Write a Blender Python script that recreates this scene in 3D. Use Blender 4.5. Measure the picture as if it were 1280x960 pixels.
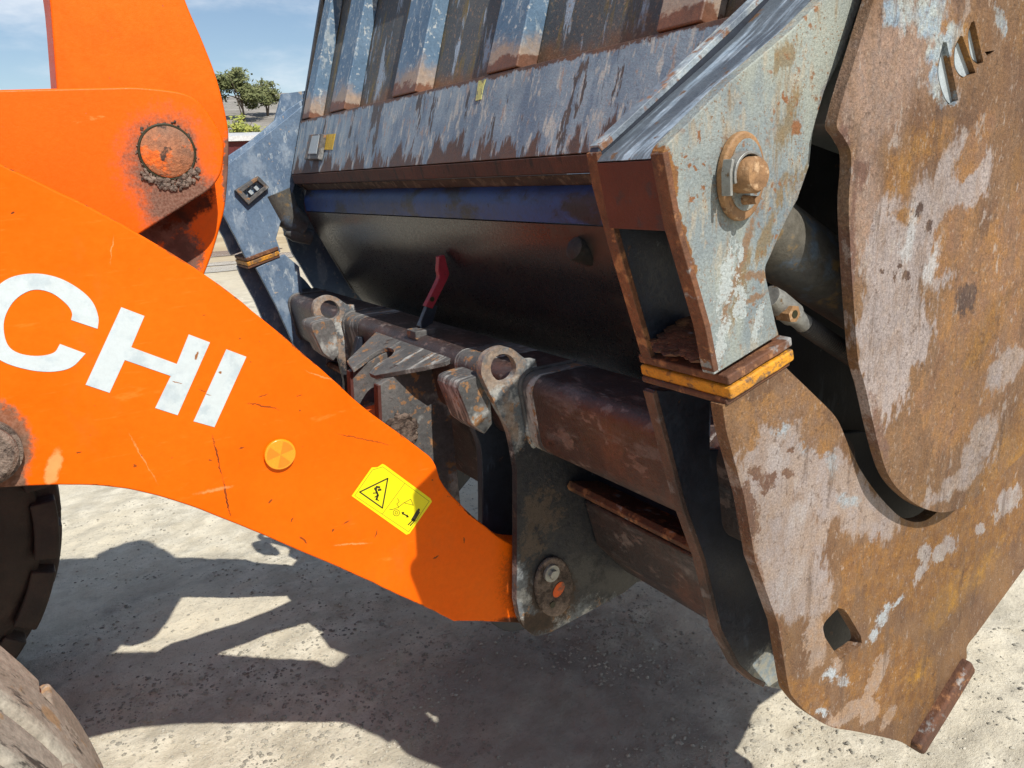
import bpy, bmesh, math, random
import numpy as np
from mathutils import Vector, Matrix, noise as mnoise
rnd = random.Random(11)
scene = bpy.context.scene
for o in list(bpy.data.objects): bpy.data.objects.remove(o)
col = scene.collection

# ------------------------------------------------------------------ camera
# world: +X = machine forward, +Y = across the machine (to its far side), +Z = up, metres
H = 1.72
FPX = 960.0
AX = np.array([[0.83437993, 0.18086695, 0.52067003],
               [-0.54948275, 0.19865915, 0.81154375],
               [-0.04334558, 0.96323501, -0.26514047]])
cam = bpy.data.cameras.new('camera'); camo = bpy.data.objects.new('camera', cam); col.objects.link(camo)
m = Matrix.Identity(4)
for i in range(3):
    m[i][0] = AX[i, 0]; m[i][1] = AX[i, 1]; m[i][2] = -AX[i, 2]
m[2][3] = H
camo.matrix_world = m
cam.sensor_width = 36; cam.lens = 27.0; cam.clip_start = 0.02; cam.clip_end = 5000
scene.camera = camo

# ------------------------------------------------------------------ light
SUN = Vector((0.03, -0.87, 1.0)).normalized()
world = bpy.data.worlds.new('World'); scene.world = world; world.use_nodes = True
wt = world.node_tree; wt.nodes.clear()
sky = wt.nodes.new('ShaderNodeTexSky'); sky.sky_type = 'NISHITA'; sky.sun_disc = False
sky.sun_elevation = math.asin(SUN.z); sky.sun_rotation = math.atan2(SUN.x, SUN.y)
sky.air_density = 1.0; sky.dust_density = 0.6; sky.ozone_density = 1.6
bgn = wt.nodes.new('ShaderNodeBackground'); bgn.inputs[1].default_value = 0.09
wo = wt.nodes.new('ShaderNodeOutputWorld')
# thin fair-weather cloud low in the sky
tc = wt.nodes.new('ShaderNodeTexCoord')
mp = wt.nodes.new('ShaderNodeMapping'); mp.inputs['Scale'].default_value = (1.0, 1.0, 3.2)
nz = wt.nodes.new('ShaderNodeTexNoise'); nz.inputs['Scale'].default_value = 2.6; nz.inputs['Detail'].default_value = 8; nz.inputs['Roughness'].default_value = .58
mr = wt.nodes.new('ShaderNodeMapRange'); mr.inputs[1].default_value = .47; mr.inputs[2].default_value = .72; mr.interpolation_type = 'SMOOTHSTEP'; mr.inputs[4].default_value = .85
mx = wt.nodes.new('ShaderNodeMix'); mx.data_type = 'RGBA'
wt.links.new(tc.outputs['Generated'], mp.inputs[0]); wt.links.new(mp.outputs[0], nz.inputs['Vector'])
wt.links.new(nz.outputs[0], mr.inputs[0]); wt.links.new(mr.outputs[0], mx.inputs[0])
wt.links.new(sky.outputs[0], mx.inputs[6]); mx.inputs[7].default_value = (9.5, 9.7, 10.0, 1)
wt.links.new(mx.outputs[2], bgn.inputs[0]); wt.links.new(bgn.outputs[0], wo.inputs[0])

sl = bpy.data.lights.new('sun', 'SUN'); sl.energy = 4.3; sl.angle = math.radians(.5); sl.color = (1.0, .955, .88)
so = bpy.data.objects.new('sun', sl); col.objects.link(so)
so.rotation_euler = SUN.to_track_quat('Z', 'Y').to_euler(); so.location = (2, -20, 25)
scene.view_settings.view_transform = 'Standard'; scene.view_settings.look = 'None'
scene.view_settings.exposure = 0.3; scene.view_settings.gamma = 1.0
scene.render.engine = 'CYCLES'
scene.cycles.max_bounces = 5; scene.cycles.diffuse_bounces = 3; scene.cycles.glossy_bounces = 3; scene.cycles.caustics_reflective = False; scene.cycles.caustics_refractive = False

# ------------------------------------------------------------------ tracing helpers: photo point -> point on the plate's own plane
def ray(px, py):
    return AX @ np.array([px - 640, 480 - py, FPX])
def at(px, py, Y):
    r = ray(px, py); r = r * (Y / r[1]); return Vector((r[0], r[1], r[2] + H))
def atz(px, py, z):
    r = ray(px, py); r = r * ((z - H) / r[2]); return Vector((r[0], r[1], r[2] + H))
def xz(px, py, Y):
    p = at(px, py, Y); return (p.x, p.z)

# ------------------------------------------------------------------ node helpers
class NT:
    def __init__(s, name):
        s.m = bpy.data.materials.new(name); s.m.use_nodes = True
        s.t = s.m.node_tree; s.t.nodes.clear()
        s.out = s.t.nodes.new('ShaderNodeOutputMaterial'); s.b = s.t.nodes.new('ShaderNodeBsdfPrincipled')
        s.l(s.b.outputs[0], s.out.inputs[0])
        s.P = s.t.nodes.new('ShaderNodeTexCoord').outputs['Object']
    def l(s, a, b): s.t.links.new(a, b)
    def put(s, inp, v):
        if isinstance(v, bpy.types.NodeSocket): s.l(v, inp)
        elif isinstance(v, (tuple, list)) and inp.type == 'RGBA': inp.default_value = tuple(v[:3]) + (1,)
        else: inp.default_value = v
    def math(s, op, a, b=None, clamp=False):
        n = s.t.nodes.new('ShaderNodeMath'); n.operation = op; n.use_clamp = clamp
        s.put(n.inputs[0], a)
        if b is not None: s.put(n.inputs[1], b)
        return n.outputs[0]
    def vm(s, op, a, b=None, out=0):
        n = s.t.nodes.new('ShaderNodeVectorMath'); n.operation = op
        s.put(n.inputs[0], a)
        if b is not None: s.put(n.inputs[1], b)
        return n.outputs[out]
    def noise(s, vec=None, scale=5, detail=5, rough=.55, dist=0.0, colr=False):
        n = s.t.nodes.new('ShaderNodeTexNoise'); s.put(n.inputs['Vector'], vec if vec is not None else s.P)
        n.inputs['Scale'].default_value = scale; n.inputs['Detail'].default_value = detail
        n.inputs['Roughness'].default_value = rough; n.inputs['Distortion'].default_value = dist
        return n.outputs[1] if colr else n.outputs[0]
    def vor(s, vec=None, scale=5, feature='F1', out=0):
        n = s.t.nodes.new('ShaderNodeTexVoronoi'); s.put(n.inputs['Vector'], vec if vec is not None else s.P)
        n.feature = feature; n.inputs['Scale'].default_value = scale
        return n.outputs[out]
    def map(s, loc=(0,0,0), rot=(0,0,0), scale=(1,1,1), vec=None):
        n = s.t.nodes.new('ShaderNodeMapping'); s.put(n.inputs[0], vec if vec is not None else s.P)
        n.inputs[1].default_value = loc; n.inputs[2].default_value = rot; n.inputs[3].default_value = scale
        return n.outputs[0]
    def mr(s, v, a, b, c=0.0, d=1.0, smooth=True):
        n = s.t.nodes.new('ShaderNodeMapRange'); s.put(n.inputs[0], v)
        n.inputs[1].default_value = a; n.inputs[2].default_value = b; n.inputs[3].default_value = c; n.inputs[4].default_value = d
        if smooth: n.interpolation_type = 'SMOOTHSTEP'
        return n.outputs[0]
    def mix(s, f, a, b, blend='MIX'):
        n = s.t.nodes.new('ShaderNodeMix'); n.data_type = 'RGBA'; n.blend_type = blend
        s.put(n.inputs[0], f); s.put(n.inputs[6], a); s.put(n.inputs[7], b)
        return n.outputs[2]
    def mixf(s, f, a, b):
        n = s.t.nodes.new('ShaderNodeMix'); s.put(n.inputs[0], f); s.put(n.inputs[2], a); s.put(n.inputs[3], b)
        return n.outputs[0]
    def bump(s, h, dist=.002, strength=1.0):
        n = s.t.nodes.new('ShaderNodeBump'); s.put(n.inputs['Height'], h)
        n.inputs['Distance'].default_value = dist; n.inputs['Strength'].default_value = strength
        s.l(n.outputs[0], s.b.inputs['Normal'])
    def blob(s, vec, c, e1, e2):
        """1 at the centre of an ellipse lying in the XZ plane, 0 on its rim, negative outside"""
        M = np.linalg.inv(np.array([[e1[0], e2[0]], [e1[1], e2[1]]]))
        r1, r2 = M
        u = s.vm('DOT_PRODUCT', vec, (r1[0], 0, r1[1]), 1); v = s.vm('DOT_PRODUCT', vec, (r2[0], 0, r2[1]), 1)
        n = s.t.nodes.new('ShaderNodeCombineXYZ'); s.l(u, n.inputs[0]); s.l(v, n.inputs[1])
        cc = M @ np.array(c)
        d = s.vm('DISTANCE', n.outputs[0], (cc[0], cc[1], 0), 1)
        return s.math('SUBTRACT', 1.0, d)
    def blobs(s, vec, lst, Y):
        acc = None
        for (px, py, ra, rb, ang) in lst:
            a = math.radians(ang); c = np.array(xz(px, py, Y))
            e1 = np.array(xz(px + ra*math.cos(a), py + ra*math.sin(a), Y)) - c
            e2 = np.array(xz(px - rb*math.sin(a), py + rb*math.cos(a), Y)) - c
            b = s.blob(vec, c, e1, e2)
            acc = b if acc is None else s.math('MAXIMUM', acc, b)
        return acc

def weathered(name, base, layers=(), Y=.7, rough=.6, metal=0.0, bump=.0012, warp=.03, warp_scale=14, grain=.22, grain_scale=90, streak=None, bscale=160, spec=.4):
    """base colour + layers. layer = dict(col, col2, kind 'noise'|'blobs'|'spots', ...)"""
    k = NT(name)
    dn = k.noise(scale=warp_scale, detail=5, rough=.74, colr=True)
    off = k.vm('SCALE', k.vm('SUBTRACT', dn, (.5, .5, .5))); off.node.inputs[3].default_value = warp*2
    W = k.vm('ADD', k.P, off)
    c = base
    if isinstance(base, list):
        c = k.mix(k.mr(k.noise(scale=7, detail=6, rough=.6), .36, .64), base[0], base[1])
    rsock = rough; hs = None
    for i, L in enumerate(layers):
        kind = L.get('kind', 'noise')
        if kind == 'noise':
            v = k.map(loc=(i*3.7, i*1.3, i*5.1), rot=(0, math.radians(L.get('rot', 0)), 0), scale=L.get('stretch', (1,1,1)))
            f = k.mr(k.noise(v, L.get('scale', 6), L.get('detail', 5), L.get('rough', .62), L.get('dist', .0)), L['lo'], L['hi'])
        elif kind == 'spots':
            v = k.map(loc=(i*2.7, i*1.9, i*4.1), scale=L.get('stretch', (1,1,1)), vec=W)
            f = k.mr(k.vor(v, L.get('scale', 30)), L['hi'], L['lo'])
            f = k.math('MULTIPLY', f, k.mr(k.noise(scale=L.get('mscale', 5), detail=3), .45, .6))
        elif kind == 'grad':
            b = k.math('SUBTRACT', k.vm('DOT_PRODUCT', k.P, L['dir'], 1), L['off'])
            nn = k.noise(k.map(loc=(i*3.1, 0, i), rot=(0, math.radians(L.get('rot', 0)), 0), scale=L.get('stretch', (1,1,1))), L.get('scale', 30), 5, .72)
            f = k.mr(k.math('ADD', b, k.math('MULTIPLY', k.math('SUBTRACT', nn, .5), L['tear'])), L['a'], L['b'])
        else:
            b = k.blobs(W, L['list'], L.get('Y', Y))
            soft = L.get('soft', .12)
            if L.get('tear'):
                nn = k.noise(k.map(rot=(0, math.radians(L.get('rot', 0)), 0), scale=L.get('stretch', (1,1,1))), L.get('scale', 30), 4, .78)
                b = k.math('ADD', b, k.math('MULTIPLY', k.math('SUBTRACT', nn, .5), L['tear']*1.9))
            f = k.mr(b, L.get('at', .1), L.get('at', .1) + soft)
        if L.get('within') is not None:
            f = k.math('MULTIPLY', f, k.mr(k.blobs(W, L['within'], L.get('Y', Y)), .0, L.get('wsoft', .4)))
        if L.get('amt') is not None: f = k.math('MULTIPLY', f, L['amt'])
        lc = L['col']
        if L.get('col2'):
            lc = k.mix(k.mr(k.noise(scale=L.get('vscale', 25), detail=4, rough=.7), .35, .65), L['col'], L['col2'])
        c = k.mix(f, c, lc)
        if L.get('r') is not None: rsock = k.mixf(f, rsock, L['r'])
        if L.get('h') and len(layers) < 5:
            hh = k.math('MULTIPLY', f, L['h']); hs = hh if hs is None else k.math('ADD', hs, hh)
    g = k.noise(scale=grain_scale, detail=3, rough=.75)
    gv = k.mr(g, .3, .7, 1 - grain, 1 + grain, smooth=False)
    g2 = k.mr(k.noise(scale=3.1, detail=3), .3, .7, 1 - grain*.5, 1 + grain*.5, smooth=False)
    c = k.mix(1.0, c, k.vm('SCALE', (1, 1, 1)), 'MULTIPLY')
    sc = c.node.inputs[7].links[0].from_node; k.put(sc.inputs[3], k.math('MULTIPLY', gv, g2))
    k.put(k.b.inputs['Base Color'], c)
    rr = k.math('ADD', rsock, k.mr(g, .3, .7, -.10, .10, smooth=False), clamp=True)
    k.put(k.b.inputs['Roughness'], rr)
    k.b.inputs['Metallic'].default_value = metal
    k.b.inputs['Specular IOR Level'].default_value = spec
    h = k.noise(scale=bscale, detail=3, rough=.75)
    if hs is not None: h = k.math('ADD', h, hs)
    k.bump(h, bump)
    return k.m

# colours
RUST = (.125, .066, .036); RUSTD = (.07, .034, .02); OCHRE = (.195, .10, .036); YEL = (.62, .32, .03)
GREY = (.265, .222, .208); PINK = (.275, .21, .17); PALE = (.42, .45, .42); BLUE = (.13, .19, .27); NAVY = (.016, .020, .030)
SKYB = (.25, .33, .41)

M = {}
def plain(name, colr, rough=.6, metal=0, bump=.0008, bscale=150, grain=.15, spec=.4):
    return weathered(name, colr, (), rough=rough, metal=metal, bump=bump, bscale=bscale, grain=grain, spec=spec)

# ------------------------------------------------------------------ mesh helpers
def curve(pts, n=5):
    """corner points (x, y); smooth points (x, y, 1) are joined by a Catmull-Rom curve"""
    N = len(pts); out = []
    for i in range(N):
        p0, p1, p2, p3 = (pts[(i+j) % N] for j in (-1, 0, 1, 2))
        s1, s2 = len(p1) > 2, len(p2) > 2
        a, b = np.array(p1[:2], float), np.array(p2[:2], float)
        out.append(a)
        if not (s1 or s2): continue
        t1 = (b - np.array(p0[:2]))/2 if s1 else (b - a)
        t2 = (np.array(p3[:2]) - a)/2 if s2 else (b - a)
        L = np.linalg.norm(b - a)
        for v in (0, 1):
            t = t1 if v == 0 else t2; q = np.linalg.norm(t)
            if q > L*1.2:
                t = t/q*L*1.2
                if v == 0: t1 = t
                else: t2 = t
        for j in range(1, n):
            u = j/n
            out.append((2*u**3-3*u**2+1)*a + (u**3-2*u**2+u)*t1 + (-2*u**3+3*u**2)*b + (u**3-u**2)*t2)
    return [tuple(p) for p in out]

def finish(name, me, mat, parent, bevel=.0, smooth=True, ang=38, seg=2):
    o = bpy.data.objects.new(name, me); col.objects.link(o)
    if mat is not None: me.materials.append(mat)
    if smooth:
        for p in me.polygons: p.use_smooth = True
        me.set_sharp_from_angle(angle=math.radians(ang))
    if bevel:
        b = o.modifiers.new('bevel', 'BEVEL'); b.width = bevel; b.segments = seg; b.limit_method = 'ANGLE'; b.angle_limit = math.radians(40)
        b.harden_normals = True
    if parent is not None:
        o.parent = parent; o.matrix_parent_inverse = Matrix.Translation(-base_of(parent))
    return o
def base_of(p):
    return p.location.copy() if p.type == 'EMPTY' else Vector((0, 0, 0))   # parts keep world coordinates

def prism(name, pts, Y0, Y1, mat, parent, holes=(), bevel=.0025, rough_edge=0.0, smooth=True):
    """closed outline(s) in XZ, extruded from Y0 to Y1"""
    bm = bmesh.new()
    loops = [list(pts)] + [list(h) for h in holes]
    fr = []; bk = []
    for lp in loops:
        if rough_edge:
            q = []
            for i, p in enumerate(lp):
                nx = lp[(i+1) % len(lp)]; L = math.dist(p, nx); n = max(1, int(L/.018))
                for j in range(n):
                    x = p[0] + (nx[0]-p[0])*j/n; z = p[1] + (nx[1]-p[1])*j/n
                    d = mnoise.noise(Vector((x*34, z*34, 3.3)))*rough_edge + mnoise.noise(Vector((x*110, z*110, 8.3)))*rough_edge*.5
                    e = mnoise.noise(Vector((x*34, z*34, 13.3)))*rough_edge
                    q.append((x + d, z + e))
            lp = q
        fr.append([bm.verts.new((p[0], Y0, p[1])) for p in lp]); bk.append([bm.verts.new((p[0], Y1, p[1])) for p in lp])
    if holes:
        for side in (fr, bk):
            ed = []
            for lp in side:
                for i in range(len(lp)): ed.append(bm.edges.new((lp[i], lp[(i+1) % len(lp)])))
            bmesh.ops.triangle_fill(bm, use_beauty=True, use_dissolve=False, edges=ed)
    else:
        bm.faces.new(fr[0]); bm.faces.new(bk[0])
    for a, b in zip(fr, bk):
        for i in range(len(a)):
            j = (i+1) % len(a); bm.faces.new((a[i], a[j], b[j], b[i]))
    bmesh.ops.recalc_face_normals(bm, faces=bm.faces[:])
    me = bpy.data.meshes.new(name); bm.to_mesh(me); bm.free()
    return finish(name, me, mat, parent, bevel, smooth)
def plate(name, px, Y, t, mat, parent, holes=(), **kw):
    return prism(name, curve_w(px, Y), Y, Y + t, mat, parent, [curve_w(h, Y) for h in holes], **kw)
def curve_w(px, Y):
    return curve([tuple(xz(p[0], p[1], Y)) + tuple(p[2:]) for p in px])
CY = 2.012
def mirror(o, name=None, parent=None, mat=None):
    """a copy of a part on the other side of the machine's centre plane"""
    me = o.data.copy()
    for v in me.vertices: v.co.y = 2*CY - v.co.y
    me.flip_normals()
    if mat: me.materials.clear(); me.materials.append(mat)
    c = bpy.data.objects.new(name or o.name.split('.')[0], me); col.objects.link(c)
    for md in o.modifiers:
        b = c.modifiers.new(md.name, 'BEVEL'); b.width = md.width; b.segments = md.segments; b.limit_method = 'ANGLE'; b.angle_limit = md.angle_limit; b.harden_normals = True
    p = parent or o.parent
    c.parent = p; c.matrix_parent_inverse = Matrix.Translation(-base_of(p))
    return c

def tube(name, path, r, mat, parent, n=20, cap=True, bevel=0):
    """round bar along a path; r number or list"""
    path = [Vector(p) for p in path]; rs = r if isinstance(r, (list, tuple)) else [r]*len(path)
    bm = bmesh.new(); rings = []
    up = Vector((0.123, .21, .97))
    for i, p in enumerate(path):
        d = (path[min(i+1, len(path)-1)] - path[max(i-1, 0)]).normalized()
        a = d.cross(up)
        if a.length < .1: a = d.cross(Vector((1, 0, 0)))
        a.normalize(); b = a.cross(d).normalized()
        rings.append([bm.verts.new(p + (a*math.cos(2*math.pi*k/n) + b*math.sin(2*math.pi*k/n))*rs[i]) for k in range(n)])
    for A, B in zip(rings, rings[1:]):
        for k in range(n): bm.faces.new((A[k], A[(k+1) % n], B[(k+1) % n], B[k]))
    if cap: bm.faces.new(rings[0]); bm.faces.new(rings[-1])
    bmesh.ops.recalc_face_normals(bm, faces=bm.faces[:])
    me = bpy.data.meshes.new(name); bm.to_mesh(me); bm.free()
    return finish(name, me, mat, parent, bevel)
def hull(name, pts, mat, parent, bevel=.002, faces=None):
    bm = bmesh.new(); vs = [bm.verts.new(p) for p in pts]
    if faces:
        for f in faces: bm.faces.new([vs[i] for i in f])
        bmesh.ops.recalc_face_normals(bm, faces=bm.faces[:])
    else:
        bmesh.ops.convex_hull(bm, input=vs)
        bmesh.ops.dissolve_limit(bm, angle_limit=.01, verts=bm.verts[:], edges=bm.edges[:])
    me = bpy.data.meshes.new(name); bm.to_mesh(me); bm.free()
    return finish(name, me, mat, parent, bevel)
def slab(name, top, nrm, t, mat, parent, bevel=.002):
    """polygon of 3-D points given thickness t against its normal"""
    bm = bmesh.new(); n = Vector(nrm).normalized()*t
    A = [bm.verts.new(p) for p in top]; B = [bm.verts.new(Vector(p) - n) for p in top]
    bm.faces.new(A); bm.faces.new(B)
    for i in range(len(A)): j = (i+1) % len(A); bm.faces.new((A[i], A[j], B[j], B[i]))
    bmesh.ops.recalc_face_normals(bm, faces=bm.faces[:])
    me = bpy.data.meshes.new(name); bm.to_mesh(me); bm.free()
    return finish(name, me, mat, parent, bevel)
def circ(c, r, n=28, rz=None):
    rz = rz or r
    return [(c[0] + r*math.cos(2*math.pi*i/n), c[1] + rz*math.sin(2*math.pi*i/n)) for i in range(n)]
def rrect(x0, z0, x1, z1, r, n=5):
    out = []
    for cx, cz, a0 in ((x1-r, z1-r, 0), (x0+r, z1-r, 90), (x0+r, z0+r, 180), (x1-r, z0+r, 270)):
        for i in range(n+1):
            a = math.radians(a0 + 90*i/n); out.append((cx + r*math.cos(a), cz + r*math.sin(a)))
    return out
def thing(name, label, cat, loc, group=None):
    o = bpy.data.objects.new(name, None); col.objects.link(o); o.location = loc; o['label'] = label; o['category'] = cat
    o.empty_display_size = .2
    if group: o['group'] = group
    return o
def struct(o, kind='structure'): o['kind'] = kind; return o

# ================================================================== GROUND AND DISTANCE
def ground_mat():
    k = NT('pale compacted limestone')
    n1 = k.noise(scale=.9, detail=6, rough=.62); n2 = k.noise(scale=7, detail=6, rough=.7); n3 = k.noise(scale=55, detail=4, rough=.75)
    c = k.mix(k.mr(n2, .34, .66), (.47, .425, .325), (.69, .64, .515))
    c = k.mix(k.mr(n1, .40, .62), c, (.62, .56, .43))
    c = k.mix(k.mr(k.noise(scale=2.3, detail=6, rough=.6), .58, .74), c, (.33, .30, .245))
    c = k.mix(k.math('MULTIPLY', k.mr(n3, .56, .72), .6), c, (.24, .22, .175))
    c = k.mix(k.math('MULTIPLY', k.mr(k.noise(scale=160, detail=4), .60, .72), .6), c, (.70, .68, .62))
    c = k.mix(k.math('MULTIPLY', k.mr(k.noise(k.map(loc=(4, 2, 0), scale=(1, 1.8, 1)), scale=1.5, detail=6, rough=.7), .52, .66), .45), c, (.36, .33, .265))
    c = k.mix(k.math('MULTIPLY', k.mr(k.noise(scale=13, detail=6, rough=.8), .52, .66), .3), c, (.33, .305, .25))
    # a darker, ragged-edged patch of ground under the attachment
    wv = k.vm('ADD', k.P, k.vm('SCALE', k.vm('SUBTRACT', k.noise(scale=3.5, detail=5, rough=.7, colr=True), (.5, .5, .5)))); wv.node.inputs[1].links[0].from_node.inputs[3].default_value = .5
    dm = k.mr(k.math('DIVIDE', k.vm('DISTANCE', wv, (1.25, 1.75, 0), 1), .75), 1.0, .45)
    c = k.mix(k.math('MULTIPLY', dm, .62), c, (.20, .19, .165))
    far = k.mr(k.vm('LENGTH', k.P, out=1), 9, 26)
    c = k.mix(far, c, k.mix(k.mr(k.noise(scale=.35, detail=8), .4, .62), (.43, .33, .20), (.55, .45, .29)))
    k.put(k.b.inputs['Base Color'], c); k.b.inputs['Roughness'].default_value = .92; k.b.inputs['Specular IOR Level'].default_value = .2
    h = k.math('ADD', k.math('MULTIPLY', n2, 1.1), k.math('MULTIPLY', n3, .55))
    h = k.math('ADD', h, k.math('MULTIPLY', k.noise(scale=260, detail=4, rough=.7), .16))
    k.bump(h, .012, .85)
    return k.m
def graded(c, near, n, step, grow):
    v = [0.0]
    s = step
    while v[-1] < 1500:
        v.append(v[-1] + s)
        if v[-1] > near: s *= grow
    return [c - x for x in reversed(v[1:])] + [c + x for x in v]
gx = graded(.9, 2.0, 0, .022, 1.16); gy = graded(2.6, 2.2, 0, .022, 1.16)
def gh(x, y):
    d = math.hypot(x - .9, y - 2.4); f = 1/(1 + (d/9)**2)
    p = Vector((x, y, 0))
    return f*(.020*mnoise.noise(p*1.1) + .013*mnoise.noise(p*4.3) + .009*mnoise.noise(p*13) + .006*mnoise.noise(p*31))
gv = [(x, y, gh(x, y)) for y in gy for x in gx]
nx_ = len(gx)
gf = [(j*nx_+i, j*nx_+i+1, (j+1)*nx_+i+1, (j+1)*nx_+i) for j in range(len(gy)-1) for i in range(nx_-1)]
me = bpy.data.meshes.new('ground'); me.from_pydata(gv, [], gf)
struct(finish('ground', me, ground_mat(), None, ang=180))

# gravel and crumbs lying on the ground
stone_m = weathered('limestone crumbs', [(.44, .41, .335), (.25, .235, .195)], (), rough=.95, bump=.002, bscale=220, grain=.3, spec=.2)
V = []; F = []
ico = [(0, 0, 1), (.9, 0, .25), (.28, .86, .2), (-.73, .53, .3), (-.73, -.53, .2), (.28, -.86, .3), (0, 0, -.6)]
icf = [(0, 1, 2), (0, 2, 3), (0, 3, 4), (0, 4, 5), (0, 5, 1), (6, 2, 1), (6, 3, 2), (6, 4, 3), (6, 5, 4), (6, 1, 5)]
def crumbs(cnt, x0, x1, y0, y1, smin, smax, clump=True):
    for _ in range(cnt):
        x = rnd.uniform(x0, x1); y = rnd.uniform(y0, y1)
        if clump and mnoise.noise(Vector((x*2.1, y*2.1, 7))) + rnd.random()*.7 < .22: continue
        s = smin + (smax - smin)*rnd.random()**4
        a = rnd.random()*6.28; b = len(V); sx, sy, sz = s*rnd.uniform(.7, 1.2), s*rnd.uniform(.7, 1.2), s*rnd.uniform(.4, .75)
        z = gh(x, y)
        for q in ico:
            qx = q[0]*sx*rnd.uniform(.75, 1.2); qy = q[1]*sy*rnd.uniform(.75, 1.2)
            V.append((x + qx*math.cos(a) - qy*math.sin(a), y + qx*math.sin(a) + qy*math.cos(a), z + q[2]*sz))
        F.extend(tuple(b + i for i in f) for f in icf)
crumbs(26000, -.6, 3.2, .6, 4.6, .0016, .009)
crumbs(3000, -.6, 3.2, .6, 3.4, .003, .012)
crumbs(14000, -.1, 1.9, 1.0, 2.8, .002, .012)
crumbs(700, -.3, 2.6, .8, 3.2, .005, .018)
me = bpy.data.meshes.new('gravel'); me.from_pydata(V, [], F)
g = finish('gravel', me, stone_m, None, smooth=False); struct(g, 'stuff'); g['label'] = 'loose limestone crumbs scattered over the pale ground'

# shallow puddles far behind the attachment
def water_mat():
    k = NT('shallow puddle water'); k.put(k.b.inputs['Base Color'], (.5, .44, .34)); k.b.inputs['Roughness'].default_value = .05
    k.b.inputs['Specular IOR Level'].default_value = .8; k.bump(k.noise(scale=5, detail=2), .0015); return k.m
wm = water_mat()
for i, (px, py, rx, ry) in enumerate([(284, 336, 1.0, .55), (276, 330, .6, .4), (383, 330, 1.1, .5), (268, 318, 1.6, .8), (372, 318, 1.2, .8)]):
    c = atz(px, py, 0); pts = []
    for a in range(30):
        t = a/30*6.283; r = 1 + .35*mnoise.noise(Vector((math.cos(t)*1.3, math.sin(t)*1.3, i*5.1)))
        pts.append((c.x + rx*r*math.cos(t), c.y + ry*r*math.sin(t), .012))
    bm = bmesh.new(); bm.faces.new([bm.verts.new(p) for p in pts]); me = bpy.data.meshes.new('puddle'); bm.to_mesh(me); bm.free()
    struct(finish('puddle', me, wm, None, smooth=False))

# hill behind
def hill_mat():
    k = NT('grey scrub hillside')
    c = k.mix(k.mr(k.noise(scale=.09, detail=9, rough=.7), .38, .62), (.22, .20, .175), (.32, .295, .26))  # hillside tones lightened in the colour to stand for distance haze
    c = k.mix(k.mr(k.noise(scale=.5, detail=8, rough=.7), .54, .68), c, (.10, .11, .05))
    k.put(k.b.inputs['Base Color'], c); k.b.inputs['Roughness'].default_value = 1; k.bump(k.noise(scale=.6, detail=8), .6); return k.m
hv = []; hf = []; NR, NA = 14, 90
for i in range(NR):
    for j in range(NA):
        a = math.radians(-20 + 200*j/(NA-1)); r = 120 + i*22
        t = i/(NR-1); h = 33*math.sin(min(1, t*1.25)*math.pi/2)*(1 + .22*mnoise.noise(Vector((a*2.2, 1, 4))) + .08*mnoise.noise(Vector((a*9, t*3, 4))))
        hv.append((r*math.cos(a), r*math.sin(a), h - .05))
for i in range(NR-1):
    for j in range(NA-1): hf.append((i*NA+j, i*NA+j+1, (i+1)*NA+j+1, (i+1)*NA+j))
me = bpy.data.meshes.new('hill'); me.from_pydata(hv, [], hf); struct(finish('hill', me, hill_mat(), None, ang=180))

# dark red shed
red_m = weathered('dark red cladding', [(.10, .012, .014), (.075, .010, .012)], (), rough=.6, bump=.01, bscale=4, grain=.1)
roof_m = weathered('pale sheet roof', [(.62, .63, .64), (.5, .5, .51)], (), rough=.5, bump=.004, bscale=5, grain=.1)
sc_ = atz(303, 251, 0)
shed = thing('shed', 'dark red shed with pale roof edge far behind the blue frame', 'shed', sc_)
dv = Vector((sc_.x, sc_.y, 0)).normalized(); rt = Vector((dv.y, -dv.x, 0))
def shed_pt(a, b, z): p = sc_ + rt*a + dv*b; return (p.x, p.y, z)
HS = 6.3
hull('wall', [shed_pt(a, b, z) for a in (-8, 9) for b in (0, 10) for z in (0, HS)], red_m, shed, bevel=0)
hull('roof', [shed_pt(a, b, z) for (a, b, z) in ((-8.4, -.5, HS+.02), (9.4, -.5, HS+.02), (-8.4, 10.5, HS+.02), (9.4, 10.5, HS+.02), (-8.4, -.5, HS+.55), (9.4, -.5, HS+.55), (-8.4, 5, HS+1.2), (9.4, 5, HS+1.2), (-8.4, 10.5, HS+.55), (9.4, 10.5, HS+.55))], roof_m, shed, bevel=0)
hull('door', [shed_pt(a, b, z) for a in (3, 6) for b in (-.08, -.02) for z in (0.02, 3.6)], roof_m, shed, bevel=0)
for i in range(22):
    a = -7.6 + i*.75
    if 2.8 < a < 6.2: continue
    hull('cladding_rib', [shed_pt(a + q, b, z) for q in (0, .12) for b in (-.05, -.005) for z in (0.05, HS - .05)], red_m, shed, bevel=0)

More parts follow.
